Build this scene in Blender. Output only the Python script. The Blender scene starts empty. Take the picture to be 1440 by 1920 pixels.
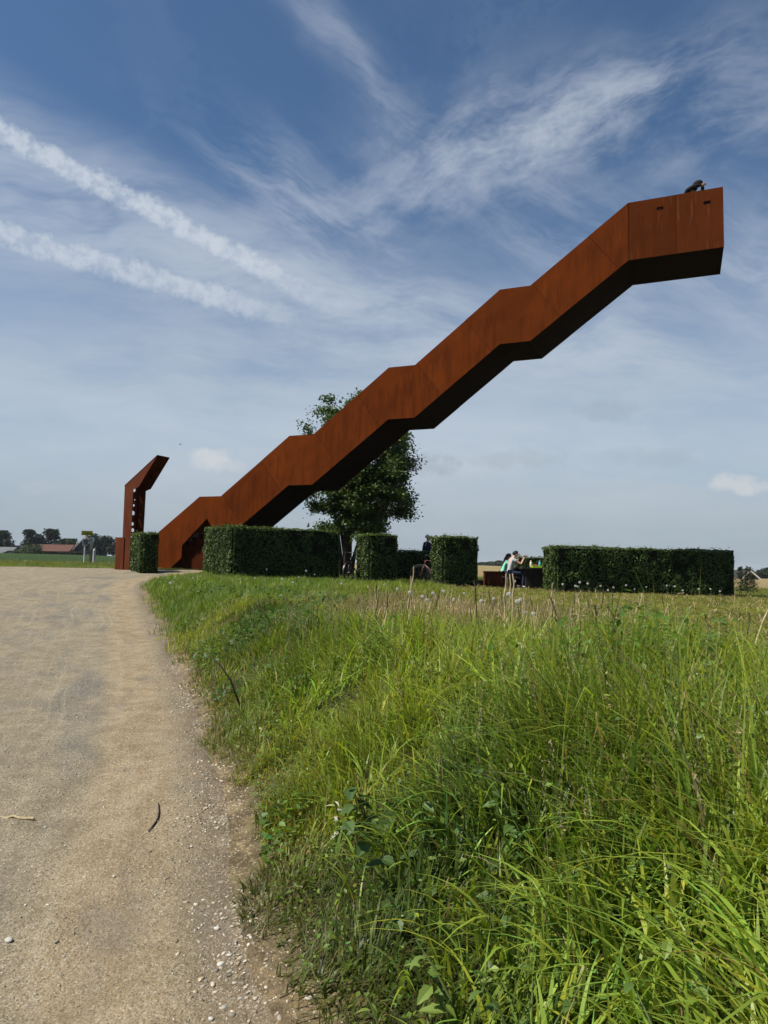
import bpy, bmesh, math, random
import numpy as np
from mathutils import Vector, Matrix
random.seed(7); rng = np.random.default_rng(7)
scene = bpy.context.scene
col = scene.collection
R = math.radians

# ---------------------------------------------------------------- camera
EYE = 1.6; F = 1331.0; PITCH = R(4.08); ROLL = R(1.0)
cf = np.array([0, math.cos(PITCH), math.sin(PITCH)]); r0 = np.array([1., 0, 0]); u0 = np.cross(r0, cf)
cr = r0*math.cos(ROLL) + u0*math.sin(ROLL); cu = np.cross(cr, cf); CAM = np.array([0, 0, EYE])
cd = bpy.data.cameras.new('camera'); cam = bpy.data.objects.new('camera', cd); col.objects.link(cam)
cd.sensor_fit = 'VERTICAL'; cd.sensor_height = 36; cd.lens = F/1920*36; cd.clip_start = .05; cd.clip_end = 20000
cam.matrix_world = Matrix(((cr[0], cu[0], -cf[0], 0), (cr[1], cu[1], -cf[1], 0), (cr[2], cu[2], -cf[2], EYE), (0, 0, 0, 1)))
scene.camera = cam
scene.render.resolution_x = 768; scene.render.resolution_y = 1024
def ray(px, py): return cf*F + (px-720)*cr - (py-960)*cu
def P(px, py, d):                       # world point seen at a photo pixel at distance d along +Y
    v = ray(px, py); return CAM + v*d/v[1]
def XY(px, d): return P(px, 1055, d)[:2]
def D(px, py):
    v = ray(px, py); return v/np.linalg.norm(v)

# ---------------------------------------------------------------- node helper
class NB:
    def __init__(s, tree): s.t = tree; s.n = tree.nodes; s.l = tree.links
    def new(s, ty, **k):
        n = s.n.new(ty)
        for a, b in k.items(): setattr(n, a, b)
        return n
    def put(s, inp, v):
        if v is None: return
        if isinstance(v, bpy.types.NodeSocket): s.l.new(v, inp)
        else:
            if hasattr(inp.default_value, '__len__') and isinstance(v, (tuple, list, np.ndarray)):
                v = list(map(float, v))
                if len(inp.default_value) == 4 and len(v) == 3: v = v + [1.0]
                inp.default_value = v
            else: inp.default_value = v
    def m(s, op, a, b=None, c=None, clamp=False):
        n = s.new('ShaderNodeMath', operation=op); n.use_clamp = clamp
        s.put(n.inputs[0], a); s.put(n.inputs[1], b)
        if c is not None: s.put(n.inputs[2], c)
        return n.outputs[0]
    def v(s, op, a, b=None):
        n = s.new('ShaderNodeVectorMath', operation=op); s.put(n.inputs[0], a)
        if b is not None:
            if op == 'SCALE': s.put(n.inputs[3], b)
            else: s.put(n.inputs[1], b)
        return n.outputs['Value'] if op in ('DOT_PRODUCT', 'LENGTH', 'DISTANCE') else n.outputs[0]
    def sep(s, a): n = s.new('ShaderNodeSeparateXYZ'); s.put(n.inputs[0], a); return n.outputs
    def comb(s, x, y, z): n = s.new('ShaderNodeCombineXYZ'); [s.put(n.inputs[i], q) for i, q in enumerate((x, y, z))]; return n.outputs[0]
    def mix(s, f, a, b, bt='MIX'):
        n = s.new('ShaderNodeMix', data_type='RGBA', blend_type=bt); s.put(n.inputs[0], f); s.put(n.inputs[6], a); s.put(n.inputs[7], b); return n.outputs[2]
    def mixf(s, f, a, b): n = s.new('ShaderNodeMix', data_type='FLOAT'); s.put(n.inputs[0], f); s.put(n.inputs[2], a); s.put(n.inputs[3], b); return n.outputs[0]
    def noise(s, vec, scale, det=4, rough=.55, dist=0):
        n = s.new('ShaderNodeTexNoise'); s.put(n.inputs['Vector'], vec); s.put(n.inputs['Scale'], scale); s.put(n.inputs['Detail'], det)
        s.put(n.inputs['Roughness'], rough); s.put(n.inputs['Distortion'], dist); return n.outputs[0]
    def ss(s, x, a, b, lo=0., hi=1.):
        n = s.new('ShaderNodeMapRange', interpolation_type='SMOOTHSTEP'); s.put(n.inputs[0], x); s.put(n.inputs[1], a); s.put(n.inputs[2], b)
        s.put(n.inputs[3], lo); s.put(n.inputs[4], hi); return n.outputs[0]
    def scale(s, vec, sx, sy, sz): return s.v('MULTIPLY', vec, (sx, sy, sz))
    def bump(s, h, strength, dist): n = s.new('ShaderNodeBump'); s.put(n.inputs['Strength'], strength); s.put(n.inputs['Distance'], dist); s.put(n.inputs['Height'], h); return n.outputs[0]

# ---------------------------------------------------------------- sun + sky
SUN_EL = R(54); SUN_AZ = math.atan2(-0.954, -0.30)      # azimuth measured from +Y towards +X
to_sun = Vector((math.sin(SUN_AZ)*math.cos(SUN_EL), math.cos(SUN_AZ)*math.cos(SUN_EL), math.sin(SUN_EL)))
sl = bpy.data.lights.new('sun', 'SUN'); sl.energy = 5.0; sl.angle = R(.5); sl.color = (1, .93, .82)
so = bpy.data.objects.new('sun', sl); col.objects.link(so); so.rotation_euler = to_sun.to_track_quat('Z', 'Y').to_euler(); so.location = (-30, -6, 40)
SKY_STRENGTH = .066
world = bpy.data.worlds.new('World'); scene.world = world; world.use_nodes = True; world.cycles.sampling_method = 'MANUAL'; world.cycles.sample_map_resolution = 256
w = NB(world.node_tree); w.n.clear()
sky = w.new('ShaderNodeTexSky', sky_type='NISHITA'); sky.sun_disc = False; sky.sun_elevation = SUN_EL; sky.sun_rotation = SUN_AZ
sky.air_density = 1.0; sky.dust_density = .6; sky.ozone_density = 2.2; sky.altitude = 60
gen = w.new('ShaderNodeTexCoord').outputs['Generated']
dirv = w.v('NORMALIZE', gen)
dx, dy, dz = w.sep(dirv)
plane = w.v('SCALE', w.comb(dx, dy, 0), w.m('DIVIDE', 1., w.m('ADD', w.m('MAXIMUM', dz, 0.), .12)))
def ax(p0, p1):
    a, b = D(*p0), D(*p1); c = a + b; c /= np.linalg.norm(c); t = b - a; t /= np.linalg.norm(t); n = np.cross(c, t); n /= np.linalg.norm(n); return c, t, n
warp = w.noise(dirv, 6., 3, .55)
lump = w.noise(dirv, 52., 4, .68)
def coords(c, t, n):
    q = w.v('SUBTRACT', dirv, tuple(c)); return w.v('DOT_PRODUCT', q, tuple(t)), w.v('DOT_PRODUCT', q, tuple(n))
def streak(p0, p1, sx, sy, seed):                     # fibrous noise drawn out along one wind direction
    c, t, n = ax(p0, p1); a, b = coords(c, t, n)
    wv = w.m('MULTIPLY', w.m('SUBTRACT', warp, .5), .06)
    return w.noise(w.comb(w.m('MULTIPLY', w.m('ADD', a, wv), sx), w.m('MULTIPLY', w.m('ADD', b, wv), sy), seed), 1., 5, .66, .0)
stA = streak((700, 380), (1200, 180), 6., 13., 1.)    # rising to the right
stB = streak((500, 330), (900, 560), 5., 20., 5.)     # falling to the right
stC = streak((0, 640), (1400, 700), 3.5, 13., 9.)     # flat bands
total = None
def addm(x):
    global total
    total = x if total is None else w.m('SUBTRACT', w.m('ADD', total, x), w.m('MULTIPLY', total, x))
def facing(c): return w.ss(w.v('DOT_PRODUCT', dirv, tuple(c)), .3, .6)
def contrail(p0, p1, wid, amp, ragged):
    c, t, n = ax(p0, p1); a, b = coords(c, t, n)
    half = float(np.dot(D(*p1)-c, t))
    b = w.m('ADD', b, w.m('MULTIPLY', w.m('SUBTRACT', warp, .5), .012))
    ab = w.m('ABSOLUTE', b)
    prof = w.ss(w.m('ADD', ab, w.m('MULTIPLY', w.m('SUBTRACT', lump, .5), wid*ragged)), wid*1.15, wid*.25)
    end = w.ss(a, half*1.2, half*.3)
    body = w.m('MULTIPLY', w.m('MULTIPLY', prof, end), w.ss(lump, .68, .38, .55, 1.))
    halo = w.m('MULTIPLY', w.m('MULTIPLY', w.ss(ab, wid*4.5, 0.), w.ss(stC, .25, .7, .3, 1.)), w.m('MULTIPLY', end, .42))
    addm(w.m('MULTIPLY', w.m('MULTIPLY', w.m('MAXIMUM', body, halo), amp), facing(c)))
contrail((-120, 181), (670, 600), .019, .80, .9)
contrail((-120, 399), (600, 615), .021, .74, .9)
def wisp(nz, c0, p0, p1, la, lb, amp, lo=.40, hi=.74):
    c, t, n = ax(p0, p1); c = D(*c0); a, b = coords(c, t, n)
    bw = w.m('ADD', b, w.m('MULTIPLY', w.m('SUBTRACT', warp, .5), .10))
    e = w.m('ADD', w.m('POWER', w.m('MULTIPLY', a, F/la), 2.), w.m('POWER', w.m('MULTIPLY', bw, F/lb), 2.))
    g = w.m('EXPONENT', w.m('MULTIPLY', e, -1.))
    addm(w.m('MULTIPLY', w.m('MULTIPLY', w.m('MULTIPLY', g, w.ss(nz, lo, hi)), amp*.74), facing(c)))
wisp(stA, (960, 275), (680, 390), (1220, 175), 330, 75, .95, .30, .70)
wisp(stB, (640, 100), (560, -10), (735, 225), 210, 32, .42, .28, .66)
wisp(stB, (590, 420), (500, 350), (710, 500), 200, 80, .62, .38, .70)
wisp(stC, (740, 590), (520, 540), (940, 620), 320, 80, .72, .28, .66)
wisp(stB, (1030, 420), (900, 330), (1160, 530), 220, 80, .45, .36, .72)
wisp(stC, (1250, 680), (1040, 625), (1440, 725), 320, 40, .55, .25, .66)
wisp(stA, (1390, 235), (1330, 255), (1450, 205), 130, 50, .55, .30, .68)
wisp(stC, (60, 350), (-60, 290), (250, 420), 300, 80, .50, .28, .68)
wisp(stC, (330, 690), (-80, 690), (720, 690), 520, 60, .50, .28, .7)
wisp(stB, (1420, 500), (1330, 470), (1500, 560), 190, 80, .55, .34, .7)
wisp(stC, (1180, 600), (1000, 640), (1400, 560), 320, 80, .40, .3, .7)
wisp(stA, (1180, 190), (1080, 240), (1280, 130), 160, 45, .4, .36, .7)
# thin high cirrus over the whole sky, so the parts out of frame look like the part in view
allc = w.noise(w.v('ADD', w.scale(plane, 1.3, .6, 1.), w.v('SCALE', w.comb(warp, lump, 0), .25)), 1.5, 4, .6)
addm(w.m('MULTIPLY', w.ss(allc, .48, .8), .20))
# milky veil towards the horizon, from every side
veiln = w.noise(w.scale(plane, .5, .35, 1), 1.3, 3, .6)
veil = w.m('MULTIPLY', w.m('POWER', w.ss(dz, .52, .06), 1.2), w.ss(w.m('ADD', w.m('MULTIPLY', veiln, .5), w.m('MULTIPLY', stC, .5)), .30, .62, .62, 1.))
cloudcol = w.mix(w.ss(dz, .05, .45), (5.6, 6.2, 6.8), (7.0, 7.6, 8.4))
skyt = w.mix(1., sky.outputs[0], (.74, .93, 1.05), 'MULTIPLY')
base = w.mix(w.ss(dz, .0, .35, .55, .0), skyt, (3.1, 4.05, 5.2))
hz = w.mix(w.ss(dz, .0, .20), (4.3, 4.95, 5.6), (6.6, 7.3, 8.0))
skyc = w.mix(w.m('MULTIPLY', veil, .93), base, hz)
skyc = w.mix(total, skyc, cloudcol)
# low small cumulus
cumn = w.noise(dirv, 30., 4, .6)
for (cx, cy, la, lb, amp, cc) in ((400, 866, 46, 26, .75, (7.0, 7.3, 7.6)), (1385, 908, 48, 20, .75, (6.8, 7.1, 7.4)), (445, 872, 22, 16, .4, (6.4, 6.8, 7.2)), (820, 872, 52, 26, .5, (3.6, 4.3, 5.0)), (75, 914, 30, 14, .3, (5.5, 6, 6.5)), (1140, 770, 60, 22, .35, (3.7, 4.4, 5.2)), (960, 860, 110, 22, .3, (3.8, 4.5, 5.2)), (1230, 855, 90, 20, .25, (3.8, 4.5, 5.2))):
    c, t, n = ax((cx-50, cy), (cx+50, cy)); c = D(cx, cy); a, b = coords(c, t, n)
    e = w.m('ADD', w.m('POWER', w.m('MULTIPLY', a, F/la), 2.), w.m('POWER', w.m('MULTIPLY', b, F/lb), 2.))
    e = w.m('ADD', e, w.m('MULTIPLY', w.m('SUBTRACT', cumn, .5), 3.4))
    skyc = w.mix(w.m('MULTIPLY', w.m('MULTIPLY', w.ss(e, 1.1, .0), amp), facing(c)), skyc, cc)
bg = w.new('ShaderNodeBackground'); w.put(bg.inputs[0], skyc); bg.inputs[1].default_value = SKY_STRENGTH
w.l.new(bg.outputs[0], w.new('ShaderNodeOutputWorld').inputs[0])
vs = scene.view_settings; vs.view_transform = 'Standard'; vs.look = 'None'; vs.gamma = 1; vs.exposure = 0.45; vs.use_curve_mapping = False
cy_ = scene.cycles; cy_.max_bounces = 6; cy_.diffuse_bounces = 3; cy_.glossy_bounces = 2; cy_.transmission_bounces = 3; cy_.transparent_max_bounces = 4; cy_.caustics_reflective = False; cy_.caustics_refractive = False

# ---------------------------------------------------------------- materials
MATS = {}
def mat(name):
    if name in MATS: return MATS[name]
    raise KeyError(name)
def new_mat(name):
    m = bpy.data.materials.new(name); m.use_nodes = True; b = NB(m.node_tree); b.n.clear()
    MATS[name] = m; return m, b
def finish(b, color, rough=.8, normal=None, spec=.3, metal=0., transl=None, tamt=.35):
    p = b.new('ShaderNodeBsdfPrincipled'); b.put(p.inputs['Base Color'], color); b.put(p.inputs['Roughness'], rough)
    b.put(p.inputs['Specular IOR Level'], spec); b.put(p.inputs['Metallic'], metal)
    if normal is not None: b.put(p.inputs['Normal'], normal)
    out = p.outputs[0]
    if transl is not None:
        t = b.new('ShaderNodeBsdfTranslucent'); b.put(t.inputs[0], transl)
        mx = b.new('ShaderNodeMixShader'); b.put(mx.inputs[0], tamt); b.l.new(out, mx.inputs[1]); b.l.new(t.outputs[0], mx.inputs[2]); out = mx.outputs[0]
    b.l.new(out, b.new('ShaderNodeOutputMaterial').inputs[0])
def objco(b): return b.new('ShaderNodeTexCoord').outputs['Object']
def plain(name, c, rough=.7, var=.25, nscale=14., spec=.3, metal=0., bumpd=0.):
    m, b = new_mat(name); o = objco(b); n = b.noise(o, nscale, 5, .6)
    c2 = tuple(x*(1-var) for x in c); c3 = tuple(min(1, x*(1+var*.6)) for x in c)
    finish(b, b.mix(b.ss(n, .3, .7), c2, c3), rough, b.bump(n, .5, bumpd) if bumpd else None, spec, metal); return m
def foliage(name, tamt=.35, rough=.5, spec=.35):
    m, b = new_mat(name); a = b.new('ShaderNodeAttribute', attribute_name='col').outputs['Color']
    t = b.mix(1., a, (1.25, 1.35, .55), 'MULTIPLY')
    finish(b, a, rough, None, spec, 0, t, tamt); return m
foliage('grass', .45, .45, .3); foliage('leaf', .22, .5, .22); foliage('far_leaf', .2, .6, .2); foliage('dry', .2, .8, .15); foliage('broad', .38, .42, .35)

# weathering steel; UV = metres along the wall / metres below its upper edge
m, b = new_mat('rust')
uv = b.new('ShaderNodeTexCoord').outputs['UV']; ux, uy, _ = b.sep(uv); o = objco(b)
rnd = b.new('ShaderNodeObjectInfo').outputs['Random']
uoff = b.m('ADD', ux, b.m('MULTIPLY', rnd, 37.))
st = b.noise(b.comb(b.m('MULTIPLY', uoff, 3.6), b.m('MULTIPLY', uy, .40), rnd), 1.5, 4, .6)
st2 = b.noise(b.comb(b.m('MULTIPLY', uoff, 22.), b.m('MULTIPLY', uy, .7), 4.), 1.2, 3, .6)
bl = b.noise(b.comb(ux, uy, 2.), 1.1, 6, .6); gr = b.noise(b.comb(ux, uy, 9.), 55., 4, .7)
topf = b.ss(b.m('ADD', uy, b.m('MULTIPLY', b.m('SUBTRACT', st2, .5), .35)), .18, .40)
c = b.mix(b.ss(bl, .28, .72), (.066, .0125, .0016), (.112, .0225, .0027))
c = b.mix(b.m('MULTIPLY', b.ss(st, .48, .62), b.m('MULTIPLY', topf, .62)), c, (.036, .0072, .0016))
c = b.mix(b.m('MULTIPLY', b.ss(st2, .60, .74), .30), c, (.150, .037, .007))
c = b.mix(b.m('MULTIPLY', b.ss(st, .42, .28), .4), c, (.155, .036, .0045))
age = b.new('ShaderNodeAttribute', attribute_name='age').outputs['Fac']
sc = b.noise(b.comb(b.m('MULTIPLY', uoff, 9.), b.m('MULTIPLY', uy, .45), 7.), 1.7, 2, .5)
c = b.mix(b.m('MULTIPLY', age, .6), c, b.mix(b.ss(sc, .62, .70), (.050, .0145, .0050), (.15, .062, .032)))
c = b.mix(.25, c, b.mix(gr, (.05, .011, .002), (.18, .045, .007)))
c = b.mix(1., c, b.mix(rnd, (.74, .72, .70), (1.18, 1.20, 1.20)), 'MULTIPLY')
hgt = b.m('ADD', b.m('MULTIPLY', st, .6), b.m('MULTIPLY', gr, .02))
finish(b, c, .85, b.bump(hgt, .40, .05), .03)
plain('steel_shade', (.010, .0050, .0032), .95, .35, 6., spec=.05); plain('rust_shade_weld', (.055, .0115, .0022), .9, .3, 5., spec=.05); plain('rust_plain', (.080, .021, .007), .85, .35, 5., spec=.1)  # near-black steel and dark rust hold painted shade; dark rust also colours welds
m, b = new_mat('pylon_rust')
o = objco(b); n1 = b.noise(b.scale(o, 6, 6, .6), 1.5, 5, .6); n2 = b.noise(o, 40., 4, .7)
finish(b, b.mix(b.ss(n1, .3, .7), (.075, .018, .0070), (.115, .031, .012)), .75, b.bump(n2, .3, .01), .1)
plain('black', (.008, .008, .009), .5, .2); plain('rubber', (.015, .015, .016), .8, .2); plain('chrome', (.10, .10, .10), .4, .1, metal=.5)
plain('red_paint', (.13, .03, .035), .4, .2, spec=.5); plain('dark_paint', (.012, .014, .018), .4, .2, spec=.5); plain('mudguard', (.22, .22, .20), .45, .2)
plain('skin', (.58, .33, .23), .6, .12); plain('hair_dark', (.012, .010, .009), .6, .3); plain('hair_brown', (.09, .04, .022), .6, .3); plain('hair_grey', (.62, .60, .56), .7, .3, 40.)
plain('tee_grey', (.40, .41, .44), .9, .12, 20.); plain('jeans', (.028, .038, .075), .9, .3, 30.); plain('tee_green', (.20, .72, .48), .9, .15); plain('navy', (.008, .012, .030), .85, .3); plain('shoe_white', (.55, .55, .54), .7, .15); plain('hood_black', (.012, .010, .012), .9, .3)
plain('table_wood', (.022, .018, .015), .85, .4, 9., bumpd=.004); plain('cool_green', (.42, .62, .03), .5, .1); plain('cream', (.66, .62, .48), .5, .1); plain('teal', (.10, .38, .48), .4, .1); plain('bag_red', (.16, .045, .035), .8, .3)  # table_wood: dark wood, deepened further to paint the shade under the top
plain('sign_yellow', (.36, .33, .006), .5, .12); plain('sign_black', (.02, .02, .018), .6, .1); plain('sign_white', (.62, .63, .62), .5, .08); plain('sign_grey', (.16, .18, .18), .6, .15); plain('post_wood', (.23, .20, .15), .9, .35, 12.); plain('post_grey', (.45, .44, .41), .8, .2)
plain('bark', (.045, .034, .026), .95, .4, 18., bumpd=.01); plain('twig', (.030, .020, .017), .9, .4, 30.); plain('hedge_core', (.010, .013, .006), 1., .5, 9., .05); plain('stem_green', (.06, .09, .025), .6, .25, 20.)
plain('stalk', (.42, .34, .20), .9, .3, 16.); plain('stalk_brown', (.075, .055, .038), .95, .4, 16.); plain('seed_white', (.70, .69, .65), .95, .05); plain('bird', (.010, .010, .012), .7, .2)
plain('tile_red', (.105, .045, .033), .9, .25, 1.2); plain('brick', (.16, .075, .05), .9, .3, 1.5); plain('wall_pale', (.34, .30, .25), .9, .15, .8); plain('wall_white', (.72, .71, .67), .8, .06, .8); plain('roof_dark', (.03, .028, .028), .9, .3, .8); plain('roof_grey', (.12, .13, .135), .8, .15, .6); plain('window_dark', (.012, .014, .016), .25, .2, spec=.6)
m, b = new_mat('stone')
o = objco(b); a = b.new('ShaderNodeAttribute', attribute_name='col').outputs['Color']; n1 = b.noise(o, 60., 4, .6)
finish(b, b.mix(1., a, b.mix(n1, (.75, .75, .75), (1.15, 1.15, 1.15)), 'MULTIPLY'), .85, b.bump(n1, .3, .003), .25)

# gravel road; UV = metres from the grass edge / metres along
m, b = new_mat('gravel')
uv = b.new('ShaderNodeTexCoord').outputs['UV']; ux, uy, _ = b.sep(uv); o = objco(b)
wob = b.noise(b.comb(0., uy, 0.), .35, 3, .5)
u2 = b.m('ADD', ux, b.m('MULTIPLY', b.m('SUBTRACT', wob, .5), .5))
big = b.noise(b.comb(b.m('MULTIPLY', ux, 1.3), b.m('MULTIPLY', uy, .42), 0.), 1.2, 5, .6)
mid = b.noise(o, 5., 6, .62); fine = b.noise(o, 48., 5, .72); grit = b.noise(o, 170., 3, .7)
c = b.mix(b.ss(mid, .3, .7), (.195, .158, .098), (.290, .240, .155))
c = b.mix(b.m('MULTIPLY', b.ss(u2, -.70, -1.0), .35), c, b.mix(mid, (.125, .113, .090), (.205, .180, .135)))
grey = b.m('MULTIPLY', b.m('MULTIPLY', b.ss(u2, -.70, -.95), b.ss(u2, -3.6, -2.2)), b.ss(big, .46, .64))
c = b.mix(b.m('MULTIPLY', grey, .72), c, b.mix(mid, (.085, .084, .082), (.150, .142, .125)))
stripe = b.m('MULTIPLY', b.ss(u2, -.88, -.60), b.ss(u2, -.16, -.42))
c = b.mix(b.m('MULTIPLY', stripe, .60), c, b.mix(b.ss(mid, .3, .7), (.220, .158, .085), (.310, .230, .135)))
lane = b.noise(b.comb(b.m('MULTIPLY', u2, 14.), b.m('MULTIPLY', uy, .18), 2.), 1., 3, .5)
c = b.mix(b.m('MULTIPLY', b.ss(lane, .5, .72), .28), c, (.36, .31, .22))
edge = b.ss(b.m('ADD', ux, b.m('MULTIPLY', b.m('SUBTRACT', mid, .5), .5)), -.34, -.02)
c = b.mix(edge, c, b.mix(b.ss(mid, .35, .65), (.105, .082, .053), (.195, .150, .097)))
c = b.mix(b.m('MULTIPLY', b.ss(fine, .52, .70), .55), c, (.50, .46, .37))
c = b.mix(b.m('MULTIPLY', b.ss(fine, .46, .30), .55), c, (.075, .062, .045))
c = b.mix(b.m('MULTIPLY', b.ss(grit, .5, .75), .35), c, (.50, .45, .35))
c = b.mix(b.m('MULTIPLY', b.ss(grit, .45, .28), .45), c, (.09, .075, .055))
vo = b.new('ShaderNodeTexVoronoi'); b.put(vo.inputs['Vector'], o); vo.inputs['Scale'].default_value = 75.
vs_ = b.new('ShaderNodeTexVoronoi'); b.put(vs_.inputs['Vector'], o); vs_.inputs['Scale'].default_value = 165.
vr, vg, _ = b.sep(vs_.outputs['Color'])
c = b.mix(b.m('MULTIPLY', b.ss(vr, .84, .97), b.ss(mid, .35, .65, .15, .60)), c, (.48, .44, .36)); c = b.mix(b.m('MULTIPLY', b.ss(vg, .82, .95), .6), c, (.07, .06, .047))
ptch = b.noise(b.comb(b.m('MULTIPLY', ux, 1.8), b.m('MULTIPLY', uy, .7), 5.), 1.6, 5, .65)
c = b.mix(b.m('MULTIPLY', b.ss(ptch, .52, .68), .45), c, b.mix(fine, (.095, .088, .075), (.20, .18, .145)))
hh = b.m('ADD', b.m('ADD', b.m('MULTIPLY', fine, 1.0), b.m('MULTIPLY', grit, .45)), b.m('ADD', b.m('MULTIPLY', vo.outputs['Distance'], -.35), b.m('MULTIPLY', mid, 2.)))
finish(b, c, .95, b.bump(hh, .85, .012), .1)
# field soil: colour zones are stored per vertex
m, b = new_mat('soil')
o = objco(b); a = b.new('ShaderNodeAttribute', attribute_name='col').outputs['Color']; n1 = b.noise(o, 9., 6, .65); n2 = b.noise(o, .7, 5, .6)
c = b.mix(b.ss(n1, .35, .65), b.mix(1., a, (.6, .58, .55), 'MULTIPLY'), b.mix(1., a, (1.3, 1.25, 1.15), 'MULTIPLY'))
c = b.mix(1., c, b.mix(b.ss(n2, .3, .7), (.8, .85, .8), (1.15, 1.1, 1.1)), 'MULTIPLY')
n3 = b.noise(o, 70., 5, .7); vs2 = b.new('ShaderNodeTexVoronoi'); b.put(vs2.inputs['Vector'], o); vs2.inputs['Scale'].default_value = 95.; vr, vg, _ = b.sep(vs2.outputs['Color'])
c = b.mix(b.m('MULTIPLY', b.ss(n3, .52, .70), .5), c, b.mix(1., c, (2.2, 2.1, 1.9), 'MULTIPLY')); c = b.mix(b.m('MULTIPLY', b.ss(n3, .46, .32), .6), c, b.mix(1., c, (.35, .33, .3), 'MULTIPLY')); c = b.mix(b.m('MULTIPLY', b.ss(vr, .86, .96), .5), c, b.mix(1., c, (2.6, 2.6, 2.5), 'MULTIPLY'))
finish(b, c, .95, b.bump(b.m('ADD', b.m('MULTIPLY', n1, 2.), n3), .9, .025), .1)

# ---------------------------------------------------------------- mesh helpers
def tag(o, label=None, cat=None, group=None, kind=None):
    if label: o['label'] = label
    if cat: o['category'] = cat
    if group: o['group'] = group
    if kind: o['kind'] = kind
    return o
def link(name, me, m=None, parent=None, loc=None):
    o = bpy.data.objects.new(name, me); col.objects.link(o)
    if m is not None and me is not None and len(me.materials) == 0: me.materials.append(MATS[m] if isinstance(m, str) else m)
    if parent is not None: o.parent = parent
    if loc is not None: o.location = loc
    return o
def empty(name, loc, rz=0., label=None, cat=None, group=None):
    o = bpy.data.objects.new(name, None); col.objects.link(o); o.location = tuple(map(float, loc)); o.rotation_euler = (0, 0, rz); o.empty_display_size = .1
    return tag(o, label, cat, group)
def copy_tree(o, parent=None, loc=None, rz=None):
    c = o.copy(); col.objects.link(c)
    if parent is not None: c.parent = parent
    if loc is not None: c.location = loc
    if rz is not None: c.rotation_euler = (0, 0, rz)
    for ch in [q for q in list(bpy.data.objects) if q.parent == o]: copy_tree(ch, c)
    return c
def np_mesh(name, V, T, C=None, smooth=False, UV=None):
    me = bpy.data.meshes.new(name); V = np.asarray(V, np.float32); T = np.asarray(T, np.int32); k = T.shape[1]
    me.vertices.add(len(V)); me.vertices.foreach_set('co', V.ravel()); me.loops.add(T.size); me.loops.foreach_set('vertex_index', T.ravel())
    me.polygons.add(len(T)); me.polygons.foreach_set('loop_start', np.arange(0, T.size, k, dtype=np.int32)); me.polygons.foreach_set('loop_total', np.full(len(T), k, np.int32))
    if smooth: me.polygons.foreach_set('use_smooth', np.ones(len(T), bool))
    me.update(calc_edges=True)
    if C is not None:
        at = me.color_attributes.new('col', 'FLOAT_COLOR', 'POINT'); C = np.asarray(C, np.float32); C4 = np.ones((len(V), 4), np.float32); C4[:, :3] = C; at.data.foreach_set('color', C4.ravel())
    if UV is not None:
        l = me.uv_layers.new(name='UVMap'); UV = np.asarray(UV, np.float32); l.data.foreach_set('uv', UV[T.ravel()].ravel())
    return me
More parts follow.
